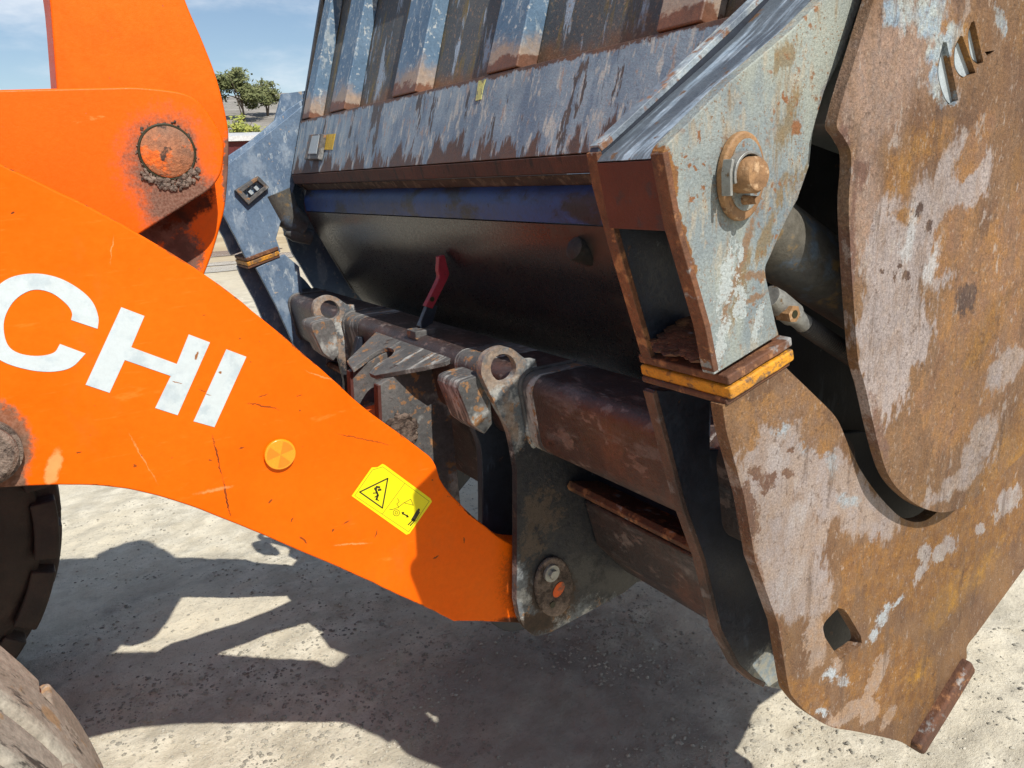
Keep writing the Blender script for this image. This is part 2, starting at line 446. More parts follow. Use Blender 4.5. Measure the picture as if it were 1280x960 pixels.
def leaf_mat(name, a, b):
    k = NT(name); c = k.mix(k.mr(k.noise(scale=1.2, detail=3), .35, .65), a, b)
    k.put(k.b.inputs['Base Color'], c); k.b.inputs['Roughness'].default_value = .8; return k.m
bark_m = plain('grey bark', (.14, .11, .085), .95, bump=.02, bscale=6)
def leafy(name, label, cat, base, trunk_h, crown_c, rad, cnt, size, lm, seed, group=None):
    r = random.Random(seed); t = thing(name, label, cat, base, group)
    if trunk_h:
        b = Vector(base); c = Vector(crown_c)
        tube('trunk', [b, b + (c-b)*.5 + Vector((.15, 0, 0)), c], [trunk_h*.045, trunk_h*.032, trunk_h*.012], bark_m, t, n=8)
        for q in range(7):
            s = b + (c-b)*r.uniform(.5, .95); e = c + Vector((r.uniform(-1, 1)*rad[0]*.8, r.uniform(-1, 1)*rad[1]*.8, r.uniform(-.4, .9)*rad[2]))
            tube('limb', [s, (s+e)/2 + Vector((0, 0, .2)), e], [trunk_h*.02, trunk_h*.012, trunk_h*.004], bark_m, t, n=6)
    vv = []; ff = []
    cl = [Vector((r.gauss(0, .5), r.gauss(0, .5), r.gauss(0, .45))) for _ in range(26)]
    for _ in range(cnt):
        k0 = r.choice(cl); p = Vector((k0.x + r.gauss(0, .17), k0.y + r.gauss(0, .17), k0.z + r.gauss(0, .17)))
        if p.length > 1.25: continue
        p = Vector(crown_c) + Vector((p.x*rad[0], p.y*rad[1], p.z*rad[2]))
        u = Vector((r.gauss(0, 1), r.gauss(0, 1), r.gauss(0, 1))).normalized(); w = u.orthogonal().normalized(); s = size*r.uniform(.6, 1.4); b0 = len(vv)
        vv.extend([p - u*s, p + w*s*.5, p + u*s, p - w*s*.5]); ff.append((b0, b0+1, b0+2, b0+3))
    me = bpy.data.meshes.new('crown'); me.from_pydata([tuple(v) for v in vv], [], ff)
    finish('crown', me, lm, t, smooth=False)
lg = leaf_mat('olive leaves', (.10, .12, .04), (.17, .18, .07)); ly = leaf_mat('yellow green leaves', (.36, .36, .07), (.26, .29, .07))  # olive greens mixed paler to carry the distance haze
def skyline(px, py, dist):
    r = ray(px, py); s = dist/math.hypot(r[0], r[1]); return Vector((r[0]*s, r[1]*s, r[2]*s + H))
p = skyline(303, 160, 100); leafy('bush', 'round yellow green bush beyond the shed roof', 'bush', (p.x, p.y, 0), 5.5, p, (2.1, 2.1, 1.3), 1500, .22, ly, 3)
p = skyline(300, 112, 190); leafy('tree', 'broad olive tree on the hillside above the shed', 'tree', (p.x, p.y, 8), 9, p, (5.6, 5.6, 3.6), 5200, .4, lg, 5)
p = skyline(331, 118, 200); leafy('tree', 'smaller tree right of the broad olive tree on the hillside', 'tree', (p.x, p.y, 9), 8, p, (4.0, 4.0, 2.4), 3200, .36, lg, 6)

# ================================================================== MATERIALS OF THE MACHINE
ORANGE = (.84, .120, .0005)
DIRT = (.165, .105, .075)
M['arm'] = weathered('orange arm paint', [ORANGE, (.86, .130, .001)], [
    dict(kind='noise', scale=9, lo=.66, hi=.74, stretch=(1, 1, 4), rot=40, col=(.93, .30, .05), amt=.35),
    dict(kind='blobs', Y=1.485, list=[(-12, 560, 62, 68, 0), (5, 604, 34, 20, 0)], col=(.19, .13, .095), col2=(.10, .07, .05), vscale=160, soft=.22, at=.04, tear=.35, scale=60, r=.95),
    dict(kind='blobs', Y=1.485, list=[(66, 585, 10, 34, 15)], col=(.93, .42, .16), soft=.5, at=.0, tear=.8, scale=20, amt=.7),
    dict(kind='blobs', Y=1.485, list=[(676, 728, 56, 66, 0), (640, 777, 24, 8, 0)], col=(.045, .026, .018), col2=(.09, .036, .02), soft=.5, at=.02, tear=.45, scale=110, r=.9, h=.5),
    dict(kind='blobs', Y=1.485, list=[(272, 572, 34, 1.5, 77), (283, 622, 26, 1.6, 80), (330, 508, 24, 1.3, 12), (255, 489, 9, .9, 20), (500, 540, 1, 1, 0), (455, 549, 40, .9, 12)], col=(.10, .03, .012), soft=.5, at=.0, tear=.6, scale=90),
    dict(kind='blobs', Y=1.485, list=[(169, 583, 2.55, 1.96, 20), (178, 570, 1.80, 1.40, 0), (263, 575, 3.38, 1.26, 5), (99, 565, 3.38, 1.19, -25), (17, 266, 2.40, 2.24, 0), (247, 443, 1.88, 5.60, 20), (338, 627, 4.50, 1.40, -40), (365, 650, 4.50, 1.26, -65), (380, 675, 6.75, 1.82, 45), (416, 663, 3.00, 1.82, -40), (470, 667, 1.05, 5.60, 15), (433, 653, 6.00, 1.12, -35), (300, 424, 1.50, 1.40, 0), (313, 453, 1.50, 1.40, 0), (255, 393, 2.25, 1.12, 0), (540, 600, 1.50, 1.40, 0), (330, 494, 6.75, 0.84, -15), (374, 495, 4.50, 0.70, -20), (545, 697, 4.50, 0.98, -35), (580, 675, 0.90, 4.20, 0), (215, 572, 1.12, 1.05, 0), (375, 513, 1.50, 1.40, 0), (302, 560, 4.50, 0.98, -20)], col=(.16, .045, .012), soft=.35, at=.0, tear=.8, scale=120),
    dict(kind='blobs', Y=1.485, list=[(20, 214, 60, 1.6, 24), (120, 262, 70, 1.8, 28), (215, 318, 60, 2.2, 32), (300, 376, 60, 2.6, 37), (372, 436, 60, 2.4, 41), (440, 495, 60, 3.2, 40), (505, 547, 40, 2.6, 38), (590, 645, 50, 2.4, 40), (120, 607, 60, 2, 2), (330, 671, 60, 2.2, 23), (450, 722, 70, 2.6, 24), (540, 763, 30, 3, 26), (600, 777, 40, 3, 0)], col=(.085, .03, .015), col2=(.24, .07, .02), vscale=90, soft=.4, at=.45, tear=1.5, scale=40),
    dict(kind='noise', scale=2.2, lo=.44, hi=.68, col=(.85, .15, .004), amt=.5),
    dict(kind='noise', scale=7, lo=.55, hi=.75, stretch=(1, 1, .5), rot=-50, rough=.7, col=(.62, .13, .02), amt=.4),
    dict(kind='noise', scale=46, lo=.60, hi=.72, stretch=(.25, 1, 2.2), rot=20, rough=.7, col=(.88, .22, .025), amt=.35),
    dict(kind='blobs', Y=1.485, list=[(270, 612, 26, 3, -12), (440, 680, 28, 1.5, -4), (180, 575, 40, 1.2, 60), (140, 310, 1, 26, 5), (400, 470, 30, 1, 20)], col=(.95, .42, .17), soft=.8, at=.0, tear=.9, scale=40, amt=.45),
    dict(kind='spots', scale=42, mscale=6, lo=.03, hi=.07, col=(.22, .06, .015), amt=.8),
], rough=.42, bump=.0006, grain=.05, grain_scale=60, bscale=40, warp=.006, warp_scale=60, spec=.12)
M['orange'] = weathered('orange bracket paint', [ORANGE, (.84, .128, .001)], [
    dict(kind='blobs', Y=1.8, list=[(207, 202, 74, 84, 0), (212, 252, 52, 62, -10), (240, 245, 52, 36, -28)], col=(.21, .145, .11), col2=(.09, .06, .045), vscale=190, soft=.62, at=.05, tear=.42, scale=60, r=.95, amt=.93),
    dict(kind='blobs', Y=1.8, list=[(256, 190, 14, 42, -8), (215, 272, 14, 8, 0)], col=(.84, .12, .003), soft=.6, at=.1, tear=.6, scale=30, amt=.8),
    dict(kind='spots', scale=30, mscale=5, lo=.03, hi=.06, col=(.45, .13, .05)),
    dict(kind='noise', scale=14, lo=.66, hi=.74, stretch=(1, 1, 3), rot=30, col=(.93, .36, .10), amt=.4),
], Y=1.8, rough=.45, bump=.0004, spec=.2, grain=.06, warp=.012, warp_scale=40, bscale=180)
M['lever'] = weathered('orange lever paint with grit and bracket shadow', [ORANGE, (.84, .138, .002)], [
    dict(kind='blobs', Y=1.93, list=[(284, 215, 8, 60, 0), (225, 318, 34, 36, 0), (205, 280, 50, 30, -30)], col=(.23, .12, .085), col2=(.14, .07, .05), soft=.35, at=.05, tear=.6, scale=60, r=.95, h=1.4),
    dict(kind='blobs', Y=1.93, list=[(232, 262, 50, 18, -28)], col=(.05, .022, .015), col2=(.14, .03, .01), soft=.5, at=.0, tear=.9, scale=30, r=.9),  # the bracket's shadow on the lever, painted as a dark strip
    dict(kind='spots', scale=30, mscale=5, lo=.03, hi=.06, col=(.3, .08, .03)),
], Y=1.93, rough=.45, bump=.0004, spec=.2, grain=.06, warp=.012, warp_scale=40, bscale=180)
M['orange_plain'] = weathered('orange worn paint', [(.74, .10, .003), (.62, .09, .004)], [dict(kind='noise', scale=11, lo=.55, hi=.66, col=DIRT, r=.9)], rough=.5)
M['grit'] = weathered('greasy grit', [(.21, .155, .12), (.07, .05, .04)], [dict(kind='noise', scale=40, lo=.5, hi=.62, col=(.05, .033, .025))], rough=.75, bump=.006, bscale=120, grain=.45)
M['gritorange'] = weathered('gritty orange pin end', [(.42, .16, .07), (.26, .14, .09)], [dict(kind='noise', scale=22, lo=.52, hi=.62, col=(.75, .15, .02)), dict(kind='noise', scale=35, lo=.58, hi=.68, col=(.06, .04, .03))], rough=.8, bump=.003, bscale=150, grain=.35)
M['decal'] = weathered('white lettering film', (.56, .62, .635), [dict(kind='noise', scale=26, lo=.48, hi=.66, col=(.46, .53, .56)), dict(kind='blobs', Y=1.485, list=[(246, 444, 2.2, 7, 20), (255, 491, 12, .8, 18), (222, 478, 9, .7, 14), (275, 466, 2, 2, 0)], col=(.3, .12, .04), soft=.4, at=0, tear=.8, scale=140)], rough=.42, grain=.04, bump=.0003, warp=.004, warp_scale=80)

M['cover'] = weathered('rusted bucket side steel', [RUST, (.18, .098, .046)], [
    dict(kind='noise', scale=16, lo=.50, hi=.68, stretch=(1, 1, .35), rot=28, col=OCHRE, amt=.8),
    dict(kind='blobs', Y=.66, list=[(1110, 90, 62, 150, 18), (1080, 260, 30, 110, 0), (1150, 60, 60, 100, 30)], col=(.27, .175, .125), col2=(.21, .15, .12), vscale=60, soft=0.66, at=.05, tear=.55, scale=16, stretch=(1, 1, .4), rot=28),
    dict(kind='blobs', Y=.66, list=[(1110, 400, 48, 200, 4), (1150, 300, 62, 120, 20), (1185, 240, 34, 110, 24), (1135, 420, 40, 90, 20), (1215, 215, 26, 60, 20)], col=GREY, col2=(.30, .25, .23), vscale=30, soft=0.19, at=.16, tear=1.0, scale=17, stretch=(1, 1, .42), rot=26, r=.7, h=-.5),
    dict(kind='blobs', Y=.66, list=[(1220, 180, 16, 80, 28), (1190, 300, 26, 60, 25), (1245, 330, 40, 160, 30), (1215, 470, 60, 140, 25)], col=(.19, .10, .055), col2=(.25, .125, .045), soft=0.23, at=.10, tear=.9, scale=20, stretch=(1, 1, .42), rot=26),
    dict(kind='blobs', Y=.66, list=[(1130, 215, 26, 56, 8), (1160, 180, 30, 60, 40), (1135, 270, 22, 16, 0), (1200, 60, 60, 40, -55), (1270, 560, 30, 120, 30), (1230, 420, 16, 80, 25)], col=(.27, .135, .035), col2=(.18, .085, .03), soft=0.57, at=.05, tear=.7, scale=26),
    dict(kind='blobs', Y=.66, list=[(1258, 460, 20, 46, 40), (1225, 555, 18, 55, 25), (1200, 600, 60, 14, -35)], col=PINK, col2=GREY, soft=0.27, at=.1, tear=.9, scale=20, stretch=(1, 1, .5), rot=26),
    dict(kind='blobs', Y=.66, list=[(1160, 20, 34, 40, 20), (1180, 55, 18, 44, 40), (1172, 100, 16, 30, 10), (1120, 12, 18, 30, 20), (1186, 125, 14, 12, 0), (1250, 25, 8, 26, -15)], col=(.34, .37, .35), col2=(.20, .265, .33), soft=0.38, at=.1, tear=1.0, scale=30, stretch=(1, 1, .5), rot=26),
    dict(kind='blobs', Y=.66, list=[(1136, 300, 12, 60, 14), (1165, 330, 10, 50, 18)], col=(.42, .42, .42), soft=0.57, at=.1, tear=1.1, scale=35, stretch=(1, 1, .5), rot=26, amt=.8),
    dict(kind='blobs', Y=.66, list=[(1054, 170, 10, 26, 0), (1066, 300, 7, 120, 1), (1075, 220, 14, 30, 0), (1100, 540, 8, 60, -12)], col=(.13, .07, .05), soft=0.57, at=.05, tear=.7, scale=40),
    dict(kind='blobs', Y=.66, list=[(1125, 335, 5, 6, 0), (1118, 350, 3, 5, 0), (1133, 345, 5, 8, 15), (1147, 262, 6, 12, 30), (1160, 285, 5, 10, 30), (1208, 372, 14, 24, 30), (1100, 340, 3, 4, 0)], col=(.075, .045, .035), soft=0.38, at=.0, tear=1.2, scale=60),
    dict(kind='noise', scale=34, lo=.62, hi=.68, stretch=(1, 1, .5), rot=26, col=(.36, .32, .29), amt=.5),
    dict(kind='noise', scale=22, lo=.56, hi=.66, stretch=(1.6, 1, .22), rot=26, rough=.72, col=(.085, .052, .035), amt=.55),
    dict(kind='noise', scale=75, lo=.55, hi=.66, rough=.75, col=(.065, .036, .022), amt=.6),
    dict(kind='noise', scale=120, lo=.57, hi=.66, rough=.7, stretch=(1, 1, .6), rot=26, col=(.36, .29, .23), amt=.45),
    dict(kind='noise', scale=30, lo=.44, hi=.64, rough=.75, stretch=(1.4, 1, .5), rot=26, col=(.20, .125, .075), amt=.42),
], Y=.66, rough=.72, bump=.0022, grain=.36, grain_scale=260, warp=.024, warp_scale=26, bscale=190, spec=.3)
M['side'] = weathered('rusted frame side steel', [RUST, (.18, .096, .042)], [
    dict(kind='noise', scale=18, lo=.50, hi=.68, stretch=(1, 1, .35), rot=38, col=OCHRE, amt=.85),
    dict(kind='blobs', Y=.70, list=[(965, 590, 56, 70, 30), (985, 660, 60, 70, 0), (1000, 730, 46, 70, -10), (1040, 610, 60, 60, 20), (1085, 640, 60, 50, 20), (1010, 560, 40, 40, 0), (965, 720, 24, 70, -15)], col=GREY, col2=PINK, vscale=18, soft=0.23, at=.14, tear=.9, scale=18, stretch=(1, 1, .5), rot=34, r=.68, h=-.5),
    dict(kind='blobs', Y=.70, list=[(1000, 640, 22, 60, 15), (985, 735, 22, 60, 20), (975, 570, 20, 30, 0)], col=(.36, .335, .33), col2=(.30, .265, .25), soft=1.14, at=.0, tear=.7, scale=16, stretch=(1, 1, .4), rot=38, amt=.8),
    dict(kind='blobs', Y=.70, list=[(975, 535, 14, 18, 0), (1010, 545, 16, 22, 0), (1040, 580, 10, 26, 0), (1060, 625, 18, 10, 0), (985, 512, 9, 14, 30)], col=(.27, .33, .37), soft=0.76, at=.0, tear=1.1, scale=45, amt=.75),
    dict(kind='blobs', Y=.70, list=[(985, 500, 60, 30, -30), (1030, 545, 30, 26, 40), (935, 530, 18, 36, -10), (1015, 530, 20, 40, 10)], col=(.24, .12, .04), col2=(.17, .10, .06), soft=0.28, at=.08, tear=.9, scale=24),
    dict(kind='blobs', Y=.70, list=[(1075, 705, 22, 34, 20), (1130, 720, 60, 60, 20), (1060, 745, 14, 40, 20), (1180, 690, 60, 60, 0), (1240, 640, 60, 60, 0), (1010, 870, 40, 22, 30), (1120, 850, 60, 60, 0)], col=(.15, .07, .027), col2=(.23, .11, .03), vscale=40, soft=0.23, at=.08, tear=.95, scale=20, stretch=(1, 1, .5), rot=34),
    dict(kind='blobs', Y=.70, list=[(1190, 745, 26, 70, 32), (1230, 710, 14, 60, 32), (1150, 840, 18, 40, 35), (1168, 770, 14, 30, 30)], col=(.42, .215, .025), col2=(.28, .135, .025), soft=1.33, at=.05, tear=1.1, scale=40, amt=.8),
    dict(kind='blobs', Y=.70, list=[(1188, 680, 12, 14, 0), (1175, 690, 9, 20, 40), (1150, 715, 7, 22, 20), (1260, 625, 14, 30, 40), (1155, 690, 10, 12, 0), (1225, 660, 8, 8, 0)], col=GREY, col2=(.32, .285, .26), soft=0.28, at=.05, tear=1.2, scale=34, stretch=(1, 1, .6), rot=34),
    dict(kind='blobs', Y=.70, list=[(1096, 845, 9, 46, 24), (1062, 890, 34, 12, -35), (1085, 888, 18, 20, 0), (1110, 895, 24, 8, -60), (1020, 800, 18, 40, 0), (1045, 830, 10, 10, 0)], col=PINK, col2=(.30, .19, .115), soft=0.23, at=.08, tear=.85, scale=26),
    dict(kind='blobs', Y=.70, list=[(1038, 842, 12, 12, 0), (1055, 850, 8, 8, 0), (1103, 775, 8, 12, 30), (1092, 795, 6, 12, 30), (1028, 888, 7, 6, 0), (1110, 760, 10, 6, -45), (1125, 750, 9, 4, -45)], col=(.33, .355, .37), soft=0.57, at=.0, tear=2.0, scale=50),
    dict(kind='blobs', Y=.70, list=[(985, 592, 8, 6, 0), (960, 600, 12, 14, 0), (945, 590, 10, 10, 0), (990, 560, 4, 4, 0), (938, 640, 10, 40, -12), (955, 615, 5, 5, 0)], col=(.12, .065, .045), soft=0.28, at=.0, tear=1.3, scale=55),
    dict(kind='blobs', Y=.70, list=[(908, 560, 5, 70, -8), (945, 700, 5, 90, -12), (975, 800, 5, 60, -10), (1060, 915, 60, 5, 12)], col=(.13, .06, .03), soft=1.14, at=.0, tear=.8, scale=40),
    dict(kind='noise', scale=50, lo=.60, hi=.70, stretch=(1, 1, .6), rot=34, col=(.36, .32, .29), amt=.5),
    dict(kind='noise', scale=22, lo=.56, hi=.66, stretch=(1.6, 1, .22), rot=34, rough=.72, col=(.085, .052, .035), amt=.55),
    dict(kind='noise', scale=75, lo=.55, hi=.66, rough=.75, col=(.065, .036, .022), amt=.6),
    dict(kind='noise', scale=120, lo=.57, hi=.66, rough=.7, stretch=(1, 1, .6), rot=34, col=(.36, .29, .23), amt=.45),
    dict(kind='noise', scale=30, lo=.44, hi=.64, rough=.75, stretch=(1.4, 1, .5), rot=34, col=(.20, .125, .075), amt=.42),
], Y=.70, rough=.72, bump=.0022, grain=.36, grain_scale=260, warp=.022, warp_scale=26, bscale=190, spec=.3)
M['hinge'] = weathered('worn pale blue hinge steel', [(.255, .285, .275), (.175, .21, .225)], [
    dict(kind='noise', scale=9, lo=.44, hi=.62, stretch=(1, 1, .4), rot=40, col=(.31, .325, .27), amt=.75),
    dict(kind='noise', scale=34, lo=.52, hi=.62, stretch=(1, 1, .35), rot=36, rough=.7, col=(.36, .31, .23), amt=.6),
    dict(kind='noise', scale=13, lo=.54, hi=.66, stretch=(1.5, 1, .3), rot=34, rough=.72, col=(.20, .135, .065), col2=(.26, .17, .085), vscale=60, amt=.7),
    dict(kind='blobs', Y=.70, list=[(985, 150, 14, 60, 20), (1000, 230, 14, 34, 20), (958, 290, 9, 60, 20), (930, 340, 8, 80, 14), (985, 70, 16, 34, 25)], col=(.21, .14, .06), col2=(.17, .135, .08), soft=.5, at=.02, tear=1.7, scale=34, stretch=(1, 1, .4), rot=24, amt=.85),
    dict(kind='blobs', Y=.70, list=[(1064, 40, 9, 90, 15), (1032, 130, 10, 50, 15), (1003, 240, 13, 26, 20), (977, 298, 10, 40, 22)], col=(.17, .175, .175), col2=(.25, .235, .20), vscale=160, soft=.3, at=.0, tear=.9, scale=90),
    dict(kind='blobs', Y=.70, list=[(838, 215, 9, 40, -10), (855, 300, 7, 70, -14), (876, 400, 7, 60, -14), (884, 445, 22, 14, 0), (935, 60, 60, 4, -42), (880, 120, 50, 5, -43)], col=(.16, .07, .028), col2=(.24, .11, .033), soft=.3, at=.0, tear=1.2, scale=60),
    dict(kind='blobs', Y=.70, list=[(925, 330, 6, 90, 18), (945, 372, 30, 4, -30), (905, 400, 6, 50, 12), (945, 345, 30, 5, 0)], col=(.20, .105, .045), soft=.5, at=.0, tear=1.5, scale=60, amt=.8),
    dict(kind='blobs', Y=.70, list=[(925, 318, 4, 14, 10), (908, 350, 8, 50, 8), (900, 430, 8, 40, 12), (948, 405, 5, 30, 14), (925, 375, 8, 30, 0)], col=(.36, .395, .39), soft=.3, at=.0, tear=2.0, scale=60, amt=.9),
    dict(kind='blobs', Y=.70, list=[(982, 122, 8, 5, 60), (873, 168, 3, 8, 0), (870, 210, 5, 4, 0), (862, 208, 3, 4, 0), (878, 236, 4, 4, 0), (865, 250, 4, 3, 0), (880, 205, 3, 3, 0), (995, 160, 7, 10, 10), (855, 195, 3, 3, 0)], col=(.22, .10, .045), soft=.4, at=.0, tear=1.0, scale=90),
    dict(kind='spots', scale=60, mscale=14, lo=.14, hi=.30, col=(.22, .10, .04), amt=.9),
    dict(kind='spots', scale=150, mscale=20, lo=.16, hi=.34, col=(.20, .105, .045), amt=.85),
    dict(kind='noise', scale=90, lo=.57, hi=.68, rough=.72, col=(.13, .085, .045), amt=.5),
], Y=.70, rough=.6, bump=.0018, grain=.26, grain_scale=240, warp=.014, warp_scale=34, bscale=220, spec=.3)
M['edge'] = weathered('brown rusted edge steel', [(.16, .065, .03), (.085, .04, .025)], [dict(kind='noise', scale=30, lo=.54, hi=.66, col=(.30, .14, .06)), dict(kind='noise', scale=22, lo=.6, hi=.68, col=(.30, .32, .32), amt=.7)], rough=.75, bump=.002, grain=.3)
M['recess'] = weathered('dark painted inner steel', [NAVY, (.026, .034, .050)], [
    dict(kind='noise', scale=13, lo=.60, hi=.70, stretch=(1, 1, .3), rot=20, col=(.075, .10, .135), amt=.8),
    dict(kind='noise', scale=28, lo=.66, hi=.72, col=(.12, .06, .035)),
    dict(kind='noise', scale=45, lo=.68, hi=.74, col=(.22, .25, .28), amt=.5),
    dict(kind='blobs', Y=.845, list=[(965, 842, 34, 38, 0), (985, 800, 12, 40, 0)], col=(.20, .25, .28), col2=(.26, .25, .20), vscale=60, soft=.5, at=.0, tear=.8, scale=40),  # pale worn patch, painted in to brighten the sun spot through the diamond hole
], rough=.40, bump=.0004, grain=.25, grain_scale=120, spec=.5)
M['recess_edge'] = weathered('inner steel with rubbed edge', [(.05, .03, .025), (.12, .065, .045)], [dict(kind='noise', scale=20, lo=.56, hi=.66, col=(.20, .19, .19), amt=.6)], rough=.6, bump=.002, grain=.3)
M['backcover'] = weathered('brown red primer plate', [(.10, .030, .020), (.075, .024, .018)], [dict(kind='noise', scale=26, lo=.58, hi=.7, col=(.05, .03, .03))], rough=.65, bump=.001, grain=.15)
M['topcover'] = weathered('scuffed blue cover plate', [(.07, .085, .105), (.11, .13, .15)], [
    dict(kind='noise', scale=8, lo=.50, hi=.60, stretch=(.25, 3.0, .25), rot=0, col=(.38, .45, .52), col2=(.26, .33, .40)),
    dict(kind='noise', scale=24, lo=.60, hi=.68, col=(.13, .07, .035)),
], rough=.5, bump=.001, grain=.2)
M['tipin'] = weathered('scuffed pale inner hinge steel', [(.20, .24, .28), (.12, .14, .17)], [
    dict(kind='noise', scale=12, lo=.46, hi=.58, stretch=(.5, 1, .5), col=(.40, .42, .40), col2=(.30, .36, .40)),
    dict(kind='noise', scale=30, lo=.54, hi=.64, col=(.22, .11, .06)),
], rough=.55, bump=.0015, grain=.25)
M['pad'] = weathered('yellow wear pad', [(.62, .27, .015), (.50, .21, .02)], [dict(kind='noise', scale=28, lo=.48, hi=.60, rough=.75, stretch=(1, .5, 1), col=(.17, .095, .045)), dict(kind='noise', scale=80, lo=.55, hi=.65, col=(.09, .055, .03), amt=.7)], rough=.6, bump=.002, grain=.2)
M['farpad'] = M['pad']
M['pin'] = weathered('rusty pin steel', [(.34, .19, .085), (.24, .13, .06)], [dict(kind='noise', scale=60, lo=.55, hi=.66, col=(.46, .30, .17)), dict(kind='noise', scale=45, lo=.6, hi=.7, col=(.14, .07, .035))], rough=.65, bump=.0015, grain=.25)
M['zinc'] = weathered('dull zinc steel', [(.36, .36, .33), (.26, .26, .25)], [dict(kind='noise', scale=60, lo=.6, hi=.7, col=(.2, .13, .07))], rough=.45, metal=.5, bump=.001, grain=.2)
M['beam'] = weathered('rusty dark beam steel', [(.055, .036, .032), (.036, .029, .030)], [
    dict(kind='noise', scale=5, lo=.50, hi=.68, col=(.10, .048, .034)),
    dict(kind='noise', scale=26, lo=.58, hi=.66, stretch=(1, .5, 1), col=(.20, .14, .12), amt=.6),
    dict(kind='noise', scale=14, lo=.60, hi=.68, stretch=(3, 1, .6), col=(.26, .22, .20), amt=.45),
    dict(kind='noise', scale=40, lo=.60, hi=.68, col=(.03, .018, .016)),
    dict(kind='noise', scale=7, lo=.54, hi=.68, stretch=(1, .6, 2), rough=.75, col=(.15, .145, .145), amt=.45),
], rough=.44, bump=.0014, grain=.3, spec=.55)
M['scuffsteel'] = weathered('scuffed grey painted steel', [(.075, .074, .074), (.125, .12, .115)], [
    dict(kind='noise', scale=12, lo=.52, hi=.62, stretch=(.4, 2, .4), col=(.36, .36, .34)),
    dict(kind='noise', scale=36, lo=.56, hi=.64, col=(.28, .15, .07)),
    dict(kind='noise', scale=20, lo=.62, hi=.70, col=(.05, .035, .03)),
], rough=.6, bump=.0018, grain=.28)
M['hook'] = weathered('worn blue grey hook steel', [(.15, .165, .175), (.085, .095, .105)], [
    dict(kind='noise', scale=24, lo=.48, hi=.58, col=(.36, .36, .34)),
    dict(kind='noise', scale=30, lo=.55, hi=.62, col=(.34, .20, .11), r=.8),
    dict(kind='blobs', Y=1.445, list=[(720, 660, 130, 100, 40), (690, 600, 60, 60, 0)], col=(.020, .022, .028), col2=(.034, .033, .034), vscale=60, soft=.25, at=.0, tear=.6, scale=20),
    dict(kind='blobs', Y=1.445, list=[(676, 640, 30, 40, 0), (665, 680, 20, 30, 0)], col=(.085, .062, .045), soft=.5, at=.1, tear=1.8, scale=40),
    dict(kind='blobs', Y=1.445, list=[(770, 728, 36, 22, 0), (725, 715, 34, 30, 0)], col=(.055, .054, .052), soft=.6, at=.0, tear=.6, scale=40),
    dict(kind='blobs', Y=1.445, list=[(690, 742, 38, 46, 0), (672, 780, 34, 16, 0)], col=(.045, .033, .024), col2=(.07, .045, .03), soft=.5, at=.0, tear=.6, scale=70, h=1, r=.85),
    dict(kind='blobs', Y=1.445, list=[(622, 458, 34, 36, 0), (640, 530, 10, 40, -15)], col=(.33, .23, .155), col2=(.24, .18, .14), vscale=70, soft=.5, at=.0, tear=1.2, scale=50, amt=.75),
], rough=.55, bump=.0016, grain=.3, Y=1.445)
M['hookedge'] = weathered('rubbed brown hook edge', [(.22, .13, .085), (.14, .09, .07)], [dict(kind='noise', scale=30, lo=.55, hi=.65, col=(.36, .33, .30))], rough=.7, bump=.0015, grain=.25)
M['wall'] = weathered('black glossy bucket wall', [(.018, .018, .020), (.026, .023, .022)], [
    dict(kind='noise', scale=2.2, lo=.50, hi=.66, col=(.060, .050, .040), r=.42),
    dict(kind='noise', scale=3.2, lo=.60, hi=.70, col=(.085, .020, .015), amt=.7),
    dict(kind='noise', scale=9, lo=.62, hi=.74, stretch=(1, 2, .3), col=(.06, .065, .075), amt=.4),
    dict(kind='noise', scale=60, lo=.66, hi=.72, col=(.005, .005, .005)),
], rough=.30, bump=.00015, bscale=30, grain=.10, grain_scale=160, spec=.6)
M['bluestripe'] = weathered('royal blue painted band', [(.024, .062, .20), (.018, .045, .14)], [dict(kind='noise', scale=5, lo=.48, hi=.62, stretch=(1, 1, 2), col=(.022, .022, .028)), dict(kind='noise', scale=50, lo=.64, hi=.7, col=(.01, .01, .014))], rough=.42, bump=.0006, grain=.2)
M['ledge'] = weathered('dusty brown ledge', [(.09, .065, .05), (.05, .035, .03)], [dict(kind='noise', scale=30, lo=.5, hi=.62, col=(.16, .12, .085))], rough=.8, bump=.002, grain=.3)
UPD = (.285, 0, .958)
def so_(sv): return .285*1.069 + .958*1.953 + sv        # distance up the slope, measured from the panel's top edge
M['panel'] = weathered('peeling blue grey panel', [(.27, .335, .385), (.175, .235, .30)], [
    dict(kind='noise', scale=22, lo=.48, hi=.62, stretch=(.5, 1, .2), rot=-16, col=(.13, .185, .255), amt=.8),
    dict(kind='noise', scale=50, lo=.53, hi=.62, stretch=(.6, 1, .25), rot=-16, rough=.7, col=(.44, .44, .41)),
    dict(kind='noise', scale=38, lo=.57, hi=.64, stretch=(.6, 1, .3), rot=-16, rough=.72, col=(.38, .27, .20), amt=.7),
    dict(kind='noise', scale=7, lo=.585, hi=.60, detail=6, rough=.7, stretch=(.6, 1, .22), rot=-16, col=(.075, .068, .066), col2=(.11, .085, .07), r=.5),
    dict(kind='noise', scale=16, lo=.61, hi=.635, detail=6, rough=.72, stretch=(.6, 1.2, .16), rot=-16, col=(.08, .07, .065)),
    dict(kind='grad', dir=UPD, off=so_(-.21), tear=.42, scale=13, stretch=(.6, 1, .16), rot=-16, a=.045, b=.02, col=(.085, .06, .052), col2=(.12, .07, .05)),
    dict(kind='grad', dir=UPD, off=so_(0), tear=.05, scale=30, a=-.012, b=-.006, col=(.16, .085, .05), col2=(.10, .06, .045)),
], rough=.55, bump=.0012, grain=.18, grain_scale=200)
